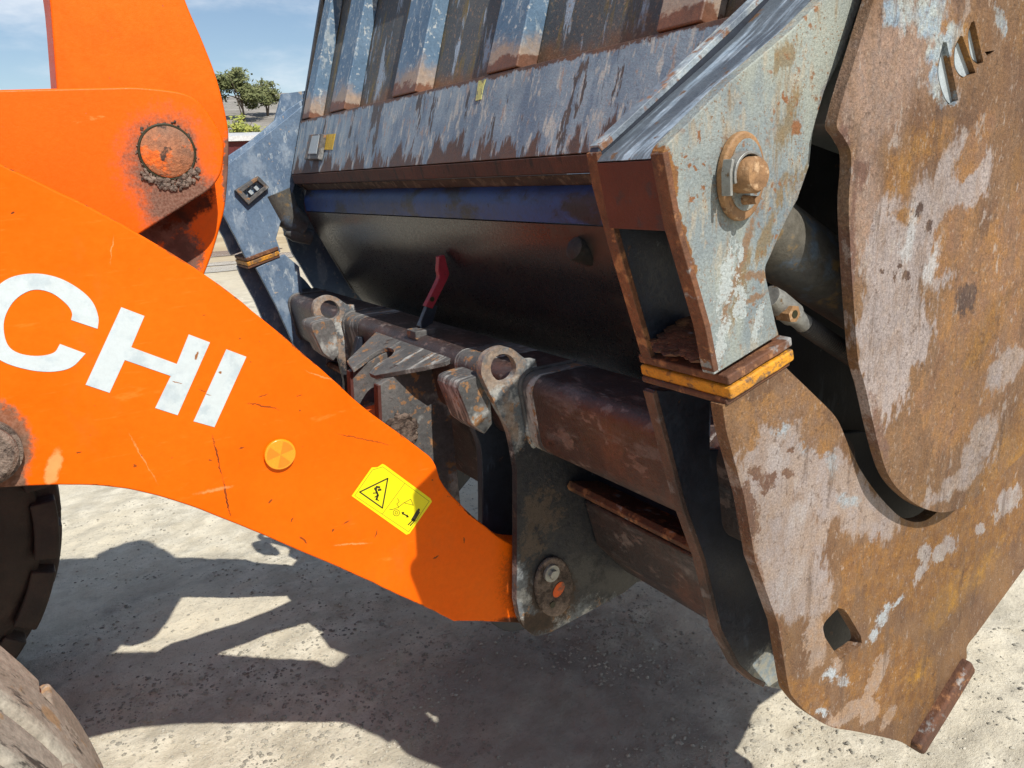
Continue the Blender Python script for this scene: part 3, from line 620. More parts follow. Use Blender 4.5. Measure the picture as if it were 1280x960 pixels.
M['panel_lip'] = weathered('rusty brown lip', [(.10, .042, .028), (.065, .032, .025)], [dict(kind='noise', scale=26, lo=.55, hi=.66, stretch=(1, 2, .4), col=(.035, .025, .022))], rough=.7, bump=.0016, grain=.3)
M['rib'] = weathered('blue rib with peach rust fringe', [(.13, .205, .29), (.09, .155, .235)], [
    dict(kind='noise', scale=26, lo=.54, hi=.62, stretch=(1, 1.5, .5), rot=-16, rough=.7, col=(.28, .335, .375)),
    dict(kind='noise', scale=60, lo=.58, hi=.66, col=(.50, .52, .50), amt=.8),
    dict(kind='grad', dir=UPD, off=so_(.075), tear=.22, scale=12, a=.04, b=-.03, col=(.36, .265, .195), col2=(.30, .24, .195)),
    dict(kind='grad', dir=UPD, off=so_(.032), tear=.10, scale=14, a=.006, b=-.004, col=(.19, .085, .05), col2=(.14, .07, .045)),
], rough=.5, bump=.001, grain=.15)
M['ribfoot'] = weathered('brown rust shelf', [(.17, .075, .045), (.11, .05, .035)], [dict(kind='noise', scale=14, lo=.54, hi=.62, col=(.40, .29, .21))], rough=.7, bump=.0015, grain=.2)
M['sheet'] = weathered('stained dark upper sheet', [(.10, .105, .105), (.075, .085, .095)], [
    dict(kind='noise', scale=10, lo=.56, hi=.62, stretch=(1, 1.6, .16), rot=-16, rough=.7, col=(.30, .37, .45)),
    dict(kind='noise', scale=16, lo=.52, hi=.66, stretch=(1, 1.5, .14), rot=-16, rough=.7, col=(.17, .13, .055)),
    dict(kind='grad', dir=UPD, off=so_(.05), tear=.16, scale=10, a=.03, b=-.03, col=(.19, .10, .055), col2=(.13, .08, .05)),
    dict(kind='noise', scale=90, lo=.56, hi=.66, col=(.26, .18, .12), amt=.8),
], rough=.6, bump=.001, grain=.35, grain_scale=260)
M['farplate'] = weathered('steel blue scuffed plate', [(.13, .19, .27), (.10, .155, .235)], [
    dict(kind='noise', scale=15, lo=.50, hi=.62, stretch=(1, 1, .6), rot=35, col=(.24, .30, .37), amt=.8),
    dict(kind='noise', scale=30, lo=.57, hi=.67, stretch=(1.3, 1, .5), rot=35, rough=.7, col=(.42, .47, .50), amt=.75),
    dict(kind='noise', scale=30, lo=.645, hi=.69, col=(.36, .30, .24)),
    dict(kind='spots', scale=34, mscale=6, lo=.05, hi=.10, col=(.55, .57, .57)),
], Y=3.16, rough=.5, bump=.001, grain=.15)
M['palepaint'] = plain('pale blue grey paint', (.38, .43, .45), .55)
M['barrel'] = weathered('dusty cylinder barrel', [(.07, .072, .072), (.11, .10, .08)], [dict(kind='noise', scale=16, lo=.52, hi=.64, col=(.09, .12, .155)), dict(kind='noise', scale=26, lo=.58, hi=.68, col=(.20, .14, .07))], rough=.5, bump=.0012, grain=.25)
M['rubber'] = weathered('dusty black rubber', [(.022, .021, .02), (.035, .032, .03)], [dict(kind='noise', scale=12, lo=.55, hi=.68, col=(.09, .08, .065), amt=.6)], rough=.7, bump=.002, bscale=60, grain=.25)
M['tyre'] = weathered('dusty tyre rubber', [(.05, .036, .030), (.030, .023, .020)], [dict(kind='noise', scale=4, lo=.54, hi=.68, col=(.085, .06, .05), amt=.6)], rough=.62, bump=.003, bscale=40, grain=.25)
M['tyre_dust'] = weathered('tyre caked in pale dust', [(.30, .26, .205), (.36, .325, .265)], [
    dict(kind='noise', scale=9, lo=.58, hi=.66, stretch=(1, 2.5, 1), rough=.7, col=(.085, .075, .06), col2=(.045, .042, .038), vscale=90),
    dict(kind='noise', scale=13, lo=.60, hi=.66, col=(.36, .25, .14)),
    dict(kind='noise', scale=36, lo=.6, hi=.68, col=(.17, .15, .11)),
], rough=.9, bump=.001, bscale=220, grain=.3)
M['redlever'] = weathered('faded red lever paint', [(.36, .024, .045), (.30, .03, .045)], [dict(kind='noise', scale=50, lo=.6, hi=.7, col=(.12, .03, .03))], rough=.5, bump=.001, grain=.15)
M['stickery'] = plain('yellow sticker film', (.83, .72, .004), .4, bump=.0002, grain=.03)
M['black'] = plain('black print', (.03, .028, .012), .5, bump=.0002, grain=.05)
M['printy'] = plain('olive line print', (.24, .19, .01), .5, bump=.0002, grain=.05)
M['amber'] = plain('amber reflector', (.86, .30, .008), .25, bump=.0002, grain=.03, spec=.6)
M['amber2'] = plain('amber reflector facet', (.80, .21, .004), .18, bump=.0002, grain=.03, spec=.6)
M['torn'] = weathered('torn yellow label', [(.62, .60, .16), (.5, .48, .2)], [dict(kind='noise', scale=60, lo=.55, hi=.65, col=(.2, .2, .15))], rough=.6)
M['gold'] = weathered('gold yellow label', [(.62, .40, .04), (.5, .33, .05)], [dict(kind='noise', scale=60, lo=.6, hi=.7, col=(.25, .2, .12))], rough=.6)

# ================================================================== WHEEL LOADER
loader = thing('wheel_loader', 'orange wheel loader with white CHI lettering on its lift arm', 'wheel loader', (-.74, CY, 0))
YA = 1.485
arm_px = [(-330, 60), (-120, 146), (0, 205), (60, 233, 1), (110, 257, 1), (170, 290, 1), (260, 346, 1), (330, 400, 1), (400, 460, 1), (460, 513, 1), (524, 560, 1), (543, 578, 1), (553, 604, 1), (575, 630, 1), (603, 655, 1), (640, 680, 1), (690, 684, 1), (722, 700, 1), (730, 730, 1), (712, 765, 1), (680, 779, 1), (645, 779), (600, 777), (568, 777), (545, 765), (500, 745, 1), (440, 717, 1), (370, 687, 1), (300, 657, 1), (220, 627, 1), (160, 612, 1), (110, 607, 1), (60, 607, 1), (0, 610), (-120, 640), (-330, 560)]
arm = plate('lift_arm', arm_px, YA, .08, M['arm'], loader, bevel=.004, rough_edge=.0012)
arm2 = mirror(arm, mat=M['orange_plain'])
# lettering film
def decal(name, px, mat, parent, y=YA, t=.0011, holes=()):
    return plate(name, px, y - t, t - .0003, mat, parent, holes=holes, bevel=0, smooth=False)
Cpx = [(122, 411), (123, 397, 1), (116, 378, 1), (100, 362, 1), (75, 348, 1), (47, 342, 1), (19, 345, 1), (0, 355, 1), (-14, 372, 1), (-22, 396, 1), (-20, 421, 1), (-12, 440, 1), (0, 450, 1), (19, 458, 1), (47, 464, 1), (72, 464, 1), (91, 458, 1), (107, 442), (75, 430), (67, 441, 1), (47, 445, 1), (25, 442, 1), (11, 433, 1), (5, 416, 1), (6, 397, 1), (16, 378, 1), (31, 366, 1), (47, 362, 1), (66, 367, 1), (83, 380, 1), (90, 391, 1), (89, 400)]
Hpx = [(151.6, 384), (180.6, 395), (164, 434), (221, 455), (236, 418), (262.5, 428), (222, 519), (194, 510), (213.5, 470), (156, 450), (137, 491), (107, 481)]
Ipx = [(283, 436.6), (308, 446), (268, 534), (242, 526.6)]
for nm, px in (('letter_c', Cpx), ('letter_h', Hpx), ('letter_i', Ipx)): decal(nm, px, M['decal'], arm)
# warning sticker
decal('warning_sticker', [(441, 616), (439.6, 620), (464.7, 584.4), (472, 584), (478, 580), (481, 581), (538, 623), (540, 627), (512, 667), (508, 668.5)][1:], M['stickery'], arm)
def stroke(pts, w):
    """thin quads along a pixel polyline"""
    out = []
    for a, b in zip(pts, pts[1:]):
        d = np.array(b, float) - np.array(a, float); L = np.linalg.norm(d); d /= L; n = np.array([-d[1], d[0]])*w/2
        a = np.array(a) - d*w*.3; b = np.array(b) + d*w*.3
        out.append([tuple(a + n), tuple(b + n), tuple(b - n), tuple(a - n)])
    return out
def print_mesh(name, polys, mat, parent, Y):
    vv = []; ff = []
    for pl in polys:
        b = len(vv); vv += [tuple(at(x, y, Y)) for x, y in pl]; ff.append(tuple(range(b, b + len(pl))))
    me = bpy.data.meshes.new(name); me.from_pydata(vv, [], ff); return finish(name, me, mat, parent, smooth=False)
def dot(x, y, r, n=10): return [(x + r*math.cos(6.283*i/n), y + r*math.sin(6.283*i/n)) for i in range(n)]
tri = [(449.7, 615), (484.7, 598), (478, 635), (449.7, 615)]
pol = stroke(tri, 1.7)
pol += [dot(469.5, 611.0, 2.0)] + stroke([(470.5, 608.6), (474.5, 609.2)], 2.6) + stroke([(476, 612), (473, 612.6)], 2.6)
pol += stroke([(470, 613), (472.5, 619), (470.5, 624.5)], 2.4) + stroke([(472, 616), (466.5, 616.5)], 1.3) + stroke([(472.5, 619), (468.5, 621.5)], 1.3) + stroke([(470.8, 623.5), (473.2, 626)], 1.3)
pol += [dot(523.4, 637.3, 1.7)] + stroke([(522.4, 640), (516.5, 650)], 5.0) + stroke([(517.2, 649), (510.2, 656)], 1.4) + stroke([(519.2, 650), (512.8, 657)], 1.4)
pol += stroke([(503, 641.6), (510, 645.6)], 1.7) + [[(501.8, 640), (505.5, 639.8), (503.6, 644.2)], [(511.2, 646.6), (507.6, 647), (509, 642.8)]]
print_mesh('warning_print', pol, M['black'], arm, YA - .0013)
pol = stroke([(506, 604), (478, 642.5)], .6) + stroke([(443.5, 619.6), (465.5, 587.5), (478.5, 583.5), (536.5, 626.6), (510.8, 664.8), (443.5, 619.6)], .55)
pol += stroke([(497, 623), (499, 627), (496, 630), (498.5, 634), (490, 637)], .8) + stroke([(498, 634), (505, 628.5), (513.5, 624), (516.5, 631.5), (506, 628.8)], .8)
pol += stroke([(495.5 + 4.2*math.cos(i*.7), 641 + 4*math.sin(i*.7)) for i in range(10)], .8) + stroke([(490, 637), (487, 636.5)], 1) + stroke([(495.5 + 1.8*math.cos(i*1.05), 641 + 1.8*math.sin(i*1.05)) for i in range(7)], .7)
print_mesh('warning_outline', pol, M['printy'], arm, YA - .00125)
# round reflector
rc = at(349, 567, YA); rr_ = .0315
prism('reflector', circ((rc.x, rc.z), rr_, 40), YA - .009, YA - .0004, M['amber'], arm, bevel=.002)
vv = []; ff = []
for i in range(6):
    if i % 2: continue
    a0 = math.radians(60*i + 12); b = len(vv); vv.append((rc.x, YA - .0093, rc.z))
    for j in range(6): a = a0 + math.radians(60)*j/5; vv.append((rc.x + rr_*.86*math.cos(a), YA - .0093, rc.z + rr_*.86*math.sin(a)))
    ff += [(b, b+1+j, b+2+j) for j in range(5)]
me = bpy.data.meshes.new('reflector_facet'); me.from_pydata(vv, [], ff); finish('reflector_facet', me, M['amber2'], arm, smooth=False)
# pin boss at the left edge of the arm
pc = at(-22, 565, YA)
tube('arm_pin', [(pc.x, YA + .02, pc.z), (pc.x, YA - .028, pc.z), (pc.x, YA - .034, pc.z)], [.050, .050, .043], M['grit'], arm, n=32)
tube('pin_collar', [(pc.x, YA + .02, pc.z), (pc.x, YA - .014, pc.z)], .057, M['grit'], arm, n=32)

# crank bracket, lever, pin
YB = 1.80
br_px = [(-200, 130), (-80, 114), (0, 112), (135, 109, 1), (177, 109, 1), (229, 116, 1), (252, 130, 1), (271, 157, 1), (280, 178, 1), (279, 204, 1), (275, 220, 1), (263, 236, 1), (245, 248, 1), (174, 293), (150, 330), (120, 420), (-80, 420), (-200, 330)]
brk = plate('crank_bracket', br_px, YB, .06, M['orange'], loader, bevel=.005)
mirror(brk, mat=M['orange_plain'])
YL = 1.925
lv_px = [(48, -90), (120, -120, 1), (190, -100, 1), (222, -40, 1), (232, 0, 1), (254, 52, 1), (272, 100, 1), (284, 150, 1), (286.5, 178, 1), (285.5, 217, 1), (282, 256, 1), (276, 282, 1), (266, 316, 1), (254, 348, 1), (232, 410, 1), (200, 470, 1), (150, 480, 1), (120, 440, 1), (90, 300, 1), (74, 150, 1), (62, 0, 1), (52, -60, 1)]
lev = plate('crank_lever', lv_px, YL, .17, M['lever'], loader, bevel=.006)
pc = at(209, 190, YB)
tube('crank_pin', [(pc.x, YB + .05, pc.z), (pc.x, YB - .005, pc.z), (pc.x, YB - .008, pc.z)], [.052, .052, .048], M['gritorange'], loader, n=48)
strap_ring = [(pc.x + .0545*math.cos(math.radians(a)), YB - .001, pc.z + .0545*math.sin(math.radians(a))) for a in range(0, 361, 8)]
tube('pin_gap', strap_ring, .0032, M['black'], loader, n=8)
# ring of grease clods round the crank pin, thicker below
def clods(name, c, Y, r, cnt, s, mat, parent, a0=0, a1=360, out=-1, seed=1, sag=0.0, spread=.006):
    r_ = random.Random(seed); bm = bmesh.new()
    for i in range(cnt):
        a = math.radians(r_.uniform(a0, a1)); rr = r + r_.gauss(0, spread) + (sag*r_.random() if math.sin(a) < -.3 else 0)
        x = c[0] + rr*math.cos(a); z = c[1] + rr*math.sin(a) ; ss = s*(.35 + 1.5*r_.random()**2.5)
        mt = Matrix.Translation((x, Y + out*ss*.15, z)) @ Matrix.Diagonal((ss*r_.uniform(.8, 1.4), ss*.7, ss*r_.uniform(.8, 1.4), 1))
        q = bmesh.ops.create_icosphere(bm, subdivisions=1, radius=1, matrix=mt)
        for v in q['verts']: v.co += Vector((r_.gauss(0, 1), r_.gauss(0, 1), r_.gauss(0, 1)))*ss*.14
    me = bpy.data.meshes.new(name); bm.to_mesh(me); bm.free(); return finish(name, me, mat, parent, smooth=True, ang=60)
struct(clods('pin_grease', (pc.x, pc.z), YB - .001, .0565, 110, .0022, M['grit'], loader, seed=4, spread=.003), 'stuff')
struct(clods('pin_grease', (pc.x, pc.z), YB - .002, .058, 160, .0036, M['grit'], loader, 215, 325, seed=5, sag=.018, spread=.003), 'stuff')
# cross tube joining the arms, link to the attachment, front frame and axle
tube('cross_tube', [(-.08, YA + .079, 1.38), (-.08, 2*CY - YA - .079, 1.38)], .12, M['orange_plain'], loader, n=36)
lk = prism('tilt_link', curve([(.30, 1.05), (.60, 1.035), (.86, 1.075, 1), (.93, 1.01, 1), (.86, .945, 1), (.60, .965), (.30, .94), (.22, 1.0, 1)]), CY - .055, CY + .055, M['orange_plain'], loader, bevel=.005)
lp = at(502, 541, CY - .12)
tube('link_pin', [(lp.x, CY - .125, lp.z), (lp.x, CY + .135, lp.z)], .042, M['grit'], loader, n=30)
struct(clods('pin_grease', (lp.x, lp.z), CY - .112, .047, 150, .0055, M['grit'], loader, seed=8, spread=.003), 'stuff')
prism('front_frame', [(-1.5, .5), (-.42, .5), (-.35, .8), (-.5, 1.5), (-.8, 1.9), (-1.5, 1.9)], CY - .32, CY + .32, M['orange_plain'], loader, bevel=.01)
tube('front_axle', [(-.74, 1.2, .735), (-.74, CY - .3, .735), (-.74, CY + .3, .735), (-.74, 2*CY - 1.2, .735)], [.13, .20, .20, .13], M['orange_plain'], loader, n=28)
# wheels
def lathe(name, prof, c, mat, parent, n=72, ang=40):
    bm = bmesh.new(); rings = []
    for (r, y) in prof:
        rings.append([bm.verts.new((c[0] + r*math.cos(2*math.pi*k/n), c[1] + y, c[2] + r*math.sin(2*math.pi*k/n))) for k in range(n)])
    for A, B in zip(rings, rings[1:]):
        for k in range(n): bm.faces.new((A[k], A[(k+1) % n], B[(k+1) % n], B[k]))
    bmesh.ops.recalc_face_normals(bm, faces=bm.faces[:])
    me = bpy.data.meshes.new(name); bm.to_mesh(me); bm.free(); return finish(name, me, mat, parent, ang=ang)
def wheel(cy, tm, fill=.78, bv=.006):
    c = (-.74, cy, .735)
    ty = lathe('front_tyre', [(.32, -.20), (.40, -.245), (.55, -.262), (.64, -.255), (.680, -.225), (.690, -.15), (.692, 0), (.690, .15), (.680, .225), (.64, .255), (.55, .262), (.40, .245), (.32, .20)], c, tm, loader)
    # bars of tread in five staggered rows, one mesh per row shared by its bars
    for (y0, hw, ph, r1) in ((.226, .040, 0, .733), (.118, .054, .5, .747), (0, .046, 0, .751), (-.118, .054, .5, .747), (-.226, .040, 0, .733)):
        bm = bmesh.new(); NB = 18; ha = math.pi/NB*fill; rows = []
        for j in range(7):
            a = -ha + 2*ha*j/6; e = 1.0 if 0 < j < 6 else .93; sk = .012*math.sin(a/ha*1.5)
            rows.append([bm.verts.new((rr*math.cos(a), y0 + sg_*hw*w_ + sk, rr*math.sin(a))) for (rr, w_, sg_) in ((.66, 1.12, -1), (r1 - .008, e, -1), (r1, .8*e, -1), (r1, .8*e, 1), (r1 - .008, e, 1), (.66, 1.12, 1))])
        for A, B in zip(rows, rows[1:]):
            for q in range(6): bm.faces.new((A[q], A[(q+1) % 6], B[(q+1) % 6], B[q]))
        bm.faces.new(rows[0]); bm.faces.new(rows[-1]); bmesh.ops.recalc_face_normals(bm, faces=bm.faces[:])
        me = bpy.data.meshes.new('tread_block'); bm.to_mesh(me); bm.free(); me.materials.append(tm)
        for k in range(NB):
            o = bpy.data.objects.new('tread_block', me); col.objects.link(o); o.parent = ty
            o.location = c; o.rotation_euler = (0, 2*math.pi*(k + ph + .35)/NB, 0)
            b = o.modifiers.new('bevel', 'BEVEL'); b.width = bv; b.segments = 3
    lathe('wheel_rim', [(.02, -.10), (.20, -.10), (.26, -.17), (.335, -.205), (.345, -.18), (.30, -.05), (.30, .05), (.345, .18), (.335, .205), (.26, .17), (.20, .10), (.02, .10)], c, M['orange_plain'], loader)
wheel(.965, M['tyre_dust'], .92, .011); wheel(2*CY - .965, M['tyre'])

# ================================================================== HIGH-TIP BUCKET AND ITS CARRIER FRAME
bk = thing('tipping_bucket', 'rusty high tip bucket on its steel carrier frame, pinned to the orange arm', 'loader bucket', (1.4, CY, .4))
YO, YI = .70, .845
side_px = [(903, 507), (981, 458), (1012, 488, 1), (1045, 522, 1), (1061, 557, 1), (1078, 591, 1), (1107, 629, 1), (1133, 650, 1), (1162, 648, 1), (1200, 610, 1), (1290, 530), (1420, 430), (1500, 520), (1440, 600), (1280, 711), (1221, 792, 1), (1209, 808, 1), (1207, 826, 1), (1140, 935), (1122, 926, 1), (1073, 915, 1), (1037, 908, 1), (1008, 890, 1), (991, 871, 1), (986, 861, 1), (973, 782), (944, 700), (930, 620), (907, 536)]
hole = [(1048, 760), (1057, 764), (1076, 795), (1076, 806), (1050, 825), (1031, 796), (1030, 780)]
side = plate('frame_side_plate', side_px, YO, .022, M['side'], bk, holes=[[p + (1,) if i in (1, 3, 6) else p for i, p in enumerate(hole)]], bevel=.002, rough_edge=.0003)
mirror(side, mat=M['farplate'])
# worn wear strip on the toe of the near side plate
a = at(1207, 828, YO); b = at(1141, 935, YO); d = (b - a).normalized(); n = Vector((-d.z, 0, d.x))
if n.x < 0: n = -n
prism('toe_strip', [(q.x, q.z) for q in (a - n*.026, a + n*.017, b + n*.017, b - n*.026)], YO - .022, YO + .022, M['edge'], bk, bevel=.009, rough_edge=.002)
# inner lower plate
il_px = [(817, 488), (888, 488), (889, 530), (888, 562), (940, 562), (1000, 545), (1080, 540), (1160, 580), (1250, 570), (1320, 640), (1150, 760), (1080, 860), (1030, 876, 1), (986, 864, 1), (955, 857, 1), (939, 849, 1), (922, 834, 1), (899, 789, 1), (878, 700), (873, 705), (854, 633)]
il_px.remove((873, 705))
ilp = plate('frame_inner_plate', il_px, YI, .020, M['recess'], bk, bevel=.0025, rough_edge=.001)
YF = 2*CY - YI - .020
plate('frame_inner_plate', [(320, 335), (356, 318), (374, 333), (379, 368), (400, 400), (470, 520), (430, 560), (385, 470), (345, 382)], YF, .020, M['farplate'], bk, bevel=.003)
def edge_band(name, px, Y, t, mat, w=.0035):
    """the rubbed, rusted rim of a plate: a thin strip wrapped over its back edge"""
    P = [at(x, y, Y) for x, y in px]; bm = bmesh.new(); prev = None
    for i, p in enumerate(P):
        q = P[min(i+1, len(P)-1)] - P[max(i-1, 0)]; nn = Vector((-q.z, 0, q.x)).normalized()
        if nn.x > 0: nn = -nn
        ring = [bm.verts.new((p.x + nn.x*w + o_*nn.x, y, p.z + nn.z*w + o_*nn.z)) for (o_, y) in ((0, Y - .0012), (0, Y + t + .0012), (-.010, Y + t + .0012), (-.010, Y - .0012))]
        if prev:
            for j in range(4): bm.faces.new((prev[j], prev[(j+1) % 4], ring[(j+1) % 4], ring[j]))
        else: bm.faces.new(ring)
        prev = ring
    bm.faces.new(prev); bmesh.ops.recalc_face_normals(bm, faces=bm.faces[:])
    me = bpy.data.meshes.new(name); bm.to_mesh(me); bm.free(); return finish(name, me, mat, bk, bevel=.0015)
edge_band('plate_rim', [(817, 490), (854, 633), (878, 700), (899, 789), (922, 834), (939, 849), (955, 857)], YI, .020, M['recess_edge'])

# hinge (upper) plates: outer and inner
hin_px = [(829, 190), (834, 180, 1), (842, 172, 1), (909, 105), (989, 38), (1025, 2), (1100, -80), (1150, -120), (1130, -80), (1077, 0), (1052, 72), (1031, 114), (1017, 165, 1), (1012, 207), (997, 250), (982, 278, 1), (963, 321, 1), (957, 338, 1), (963, 371, 1), (970, 405), (974, 419), (893, 469), (890, 458), (882, 408), (846, 284)]
hin = plate('hinge_plate', hin_px, YO, .022, M['hinge'], bk, bevel=.003, rough_edge=.0003)
mirror(hin, mat=M['farplate'])
hi_px = [(747, 190), (750, 182, 1), (759, 176, 1), (921, 25), (947, 0), (1040, -90), (1120, -120), (1010, 40), (985, 120), (955, 190), (930, 280), (905, 330), (890, 380), (895, 420), (816, 452), (800, 395), (775, 309), (754, 231)]
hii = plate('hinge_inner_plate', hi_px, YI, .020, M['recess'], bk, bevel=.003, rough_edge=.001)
mirror(hii, mat=M['farplate'])
edge_band('plate_rim', [(816, 450), (800, 395), (775, 309), (754, 231), (747, 190)], YI, .020, M['edge'])
edge_band('plate_rim', [(749, 184), (759, 176), (840, 101), (921, 25), (947, 0), (1000, -50)], YI, .020, M['tipin'], w=.003)
edge_band('plate_rim', [(893, 465), (882, 408), (846, 284), (829, 191)], YO, .020, M['edge'], w=.002)
# closing covers between the hinge plates
A = at(834, 199, YO); B = at(849, 291, YO); C_ = at(842, 178, YO); D_ = at(1020, 14, YO); E_ = at(1100, -74, YO)
cx = .010
bc = prism('back_cover', [(A.x + cx, A.z), (A.x + cx + .012, A.z), (B.x + cx + .012, B.z), (B.x + cx, B.z)], YO + .022, YI, M['backcover'], bk, bevel=.001)
u = (D_ - C_).normalized(); nn = Vector((u.z, 0, -u.x))
if nn.z > 0: nn = -nn
c1 = Vector((A.x + cx, 0, A.z + .0015)); c2 = C_ + nn*.012; c3 = D_ + nn*.012; c4 = E_ + nn*.012
tcv = prism('top_cover', [(p.x, p.z) for p in (c1, c2, c3, c4, c4 + nn*.012, c3 + nn*.012, c2 + nn*.012, c1 + Vector((.012, 0, -.001)))], YO + .022, YI, M['topcover'], bk, bevel=.002)
mirror(bc); mirror(tcv, mat=M['farplate'])
# bearing flanges and yellow pad between hinge and frame
def strip(name, p0, p1, off, h, y0, y1, mat, mir=True, ext=(0, 0), bevel=.003):
    a = at(*p0, YO); b = at(*p1, YO); d = (b - a).normalized(); n = Vector((-d.z, 0, d.x))
    if n.z < 0: n = -n
    a = a - d*ext[0]; b = b + d*ext[1]
    q = [a + n*off, b + n*off, b + n*(off - h), a + n*(off - h)]
    o = prism(name, [(v.x, v.z) for v in q], y0, y1, mat, bk, bevel=bevel, rough_edge=.001)
    if mir: mirror(o)
    return o
strip('upper_flange', (904, 470), (984, 420), 0, .0145, YO - .008, YI + .028, M['edge'])
strip('wear_pad', (904.5, 484), (984.5, 434), -.0005, .0185, YO - .011, YI + .026, M['pad'], bevel=.004)
strip('lower_flange', (905, 500), (985, 449), .0005, .010, YO - .004, YI + .024, M['edge'])
# caked dirt on the flange inside the box
struct(clods('caked_dirt', (0, 0), 0, 0, 0, .01, M['grit'], bk), 'stuff') if False else None
bm = bmesh.new(); r_ = random.Random(3)
fa = at(897, 466, YO)
for i in range(120):
    x = fa.x + r_.uniform(-.0, .085); y = r_.uniform(YO + .03, YI - .012); s = r_.uniform(.004, .014)*(1.6 - abs((x - fa.x)/.05 - .9)*.6)
    bmesh.ops.create_icosphere(bm, subdivisions=1, radius=1, matrix=Matrix.Translation((x, y, fa.z + .012 + (x - fa.x)*.42)) @ Matrix.Diagonal((s*1.6, s*1.6, s*.45, 1)))
me = bpy.data.meshes.new('caked_dirt'); bm.to_mesh(me); bm.free(); struct(finish('caked_dirt', me, M['edge'], bk, ang=60), 'stuff')
# hinge pin with oblong washer, clip and grease nipple
pw = at(921, 221, YO)
def ob(c, rx, rz, tilt=0, n=36):
    out = []
    for i in range(n):
        a = 6.2832*i/n; x = rx*math.cos(a); z = rz*math.sin(a); t = math.radians(tilt); out.append((c[0] + x*math.cos(t) - z*math.sin(t), c[1] + x*math.sin(t) + z*math.cos(t)))
    return out
pin = thing('hinge_pin', '', '', (0, 0, 0)) if False else None
wsh = prism('pin_washer', ob((pw.x, pw.z), .041, .056, 0), YO - .013, YO - .0004, M['pin'], bk, bevel=.004)
prism('washer_face', ob((pw.x + .002, pw.z + .002), .032, .045, 0), YO - .0145, YO - .0133, M['hinge'], wsh, bevel=.0005)
ps = at(929, 219, YO - .02)
tube('hinge_pin', [(ps.x, YI + .05, ps.z), (ps.x, YO - .040, ps.z), (ps.x, YO - .045, ps.z), (ps.x, YO - .046, ps.z)], [.0225, .0225, .019, .008], M['pin'], bk, n=32)
def strap(name, pts, Y0, Y1, t, mat, parent):
    out = []; inn = []
    for i, p in enumerate(pts):
        q = np.array(pts[min(i+1, len(pts)-1)]) - np.array(pts[max(i-1, 0)]); q = q/np.linalg.norm(q); n = np.array([-q[1], q[0]])*t/2
        out.append(tuple(np.array(p) + n)); inn.append(tuple(np.array(p) - n))
    return prism(name, out + inn[::-1], Y0, Y1, mat, parent, bevel=.001)
strap('pin_clip', [(ps.x + .0275*math.cos(math.radians(a)), ps.z + .0275*math.sin(math.radians(a))) for a in range(200, 20, -12)], YO - .032, YO - .016, .004, M['zinc'], bk)
strap('pin_clip', [(ps.x - .030, ps.z + .020), (ps.x - .033, ps.z + .004), (ps.x - .031, ps.z - .024)], YO - .030, YO - .015, .0045, M['zinc'], bk)
tube('grease_nipple', [(ps.x + .010, YO - .013, ps.z - .031), (ps.x + .010, YO - .036, ps.z - .031)], [.0065, .005], M['pin'], bk, n=14)
wf = prism('washer_mirror', ob((pw.x, pw.z), .041, .056, 0), 2*CY - YO + .0004, 2*CY - YO + .013, M['pin'], bk, bevel=.004); wf.name = 'pin_washer'

# crossbeam: rounded box tube through both sides
bmp = rrect(.955, 1.068, 1.165, 1.270, .045, 6)
def shear(pts): return [(x + .16*(1.19 - z) - .0, z) for x, z in pts]
beam = prism('crossbeam', shear(bmp), YO + .024, 2*CY - YO - .024, M['beam'], bk, bevel=0)
# lower tube and bar, both halves
lt = prism('lower_tube', [(1.125, .905), (1.40, .87), (1.42, .70), (1.30, .64), (1.262, .655), (1.165, .765)], YI + .020, 1.445, M['beam'], bk, bevel=.012)
mirror(lt)
br = prism('guide_bar', [(1.075, .955), (1.085, .966), (1.20, .935), (1.20, .92), (1.08, .942)], YI + .020, 1.443, M['edge'], bk, bevel=.002)
mirror(br)
lw = prism('lower_web', [(1.165, 1.08), (1.18, 1.08), (1.20, .885), (1.185, .885)], YI + .022, 1.443, M['recess'], bk, bevel=.001)
mirror(lw)
# hook plates
hk_px = [(602, 458, 1), (608, 443, 1), (625, 434, 1), (640, 436, 1), (652, 445, 1), (659, 450), (670, 449), (673, 470), (700, 500), (790, 560), (800, 640), (830, 720), (796, 728), (780, 741), (691, 789, 1), (677, 794, 1), (666, 794, 1), (652, 778, 1), (646, 752), (646.5, 590), (637, 541, 1), (619, 505, 1), (603, 472, 1)]
HY = 1.445
hkh = [(629.5 + 16*math.cos(6.2832*i/20), 460 + 17.5*math.sin(6.2832*i/20)) for i in range(20)]
hk = plate('hook_plate', hk_px, HY, .022, M['hook'], bk, holes=[hkh], bevel=.003, rough_edge=.0003)
hk2 = mirror(hk)
# welds where the hook plates meet the beam
def bead(name, pts, r, mat, parent, seed=2):
    r_ = random.Random(seed); P = [Vector(p) for p in pts]; path = []; rs = []
    for a, b in zip(P, P[1:]):
        n = max(2, int((b-a).length/.004))
        for i in range(n): path.append(a.lerp(b, i/n)); rs.append(r*(.92 + .12*(i % 2) + r_.uniform(-.12, .12)))
    return tube(name, path, rs, mat, parent, n=8)
wpts = shear(rrect(.953, 1.066, 1.167, 1.272, .045, 6))
bead('weld_bead', [(x, HY - .004, z) for x, z in wpts[6:18]], 0.006, M['scuffsteel'], bk)
bead('weld_bead', [(x, 2*CY - HY - .029, z) for x, z in wpts[6:18]], 0.006, M['scuffsteel'], bk, 3)
bead('weld_bead', [(x, YI + .024, z) for x, z in wpts[6:18]], .006, M['beam'], bk, 4)
bead('weld_bead', [(x, 2*CY - YI - .024, z) for x, z in wpts[6:18]], 0.006, M['scuffsteel'], bk, 5)
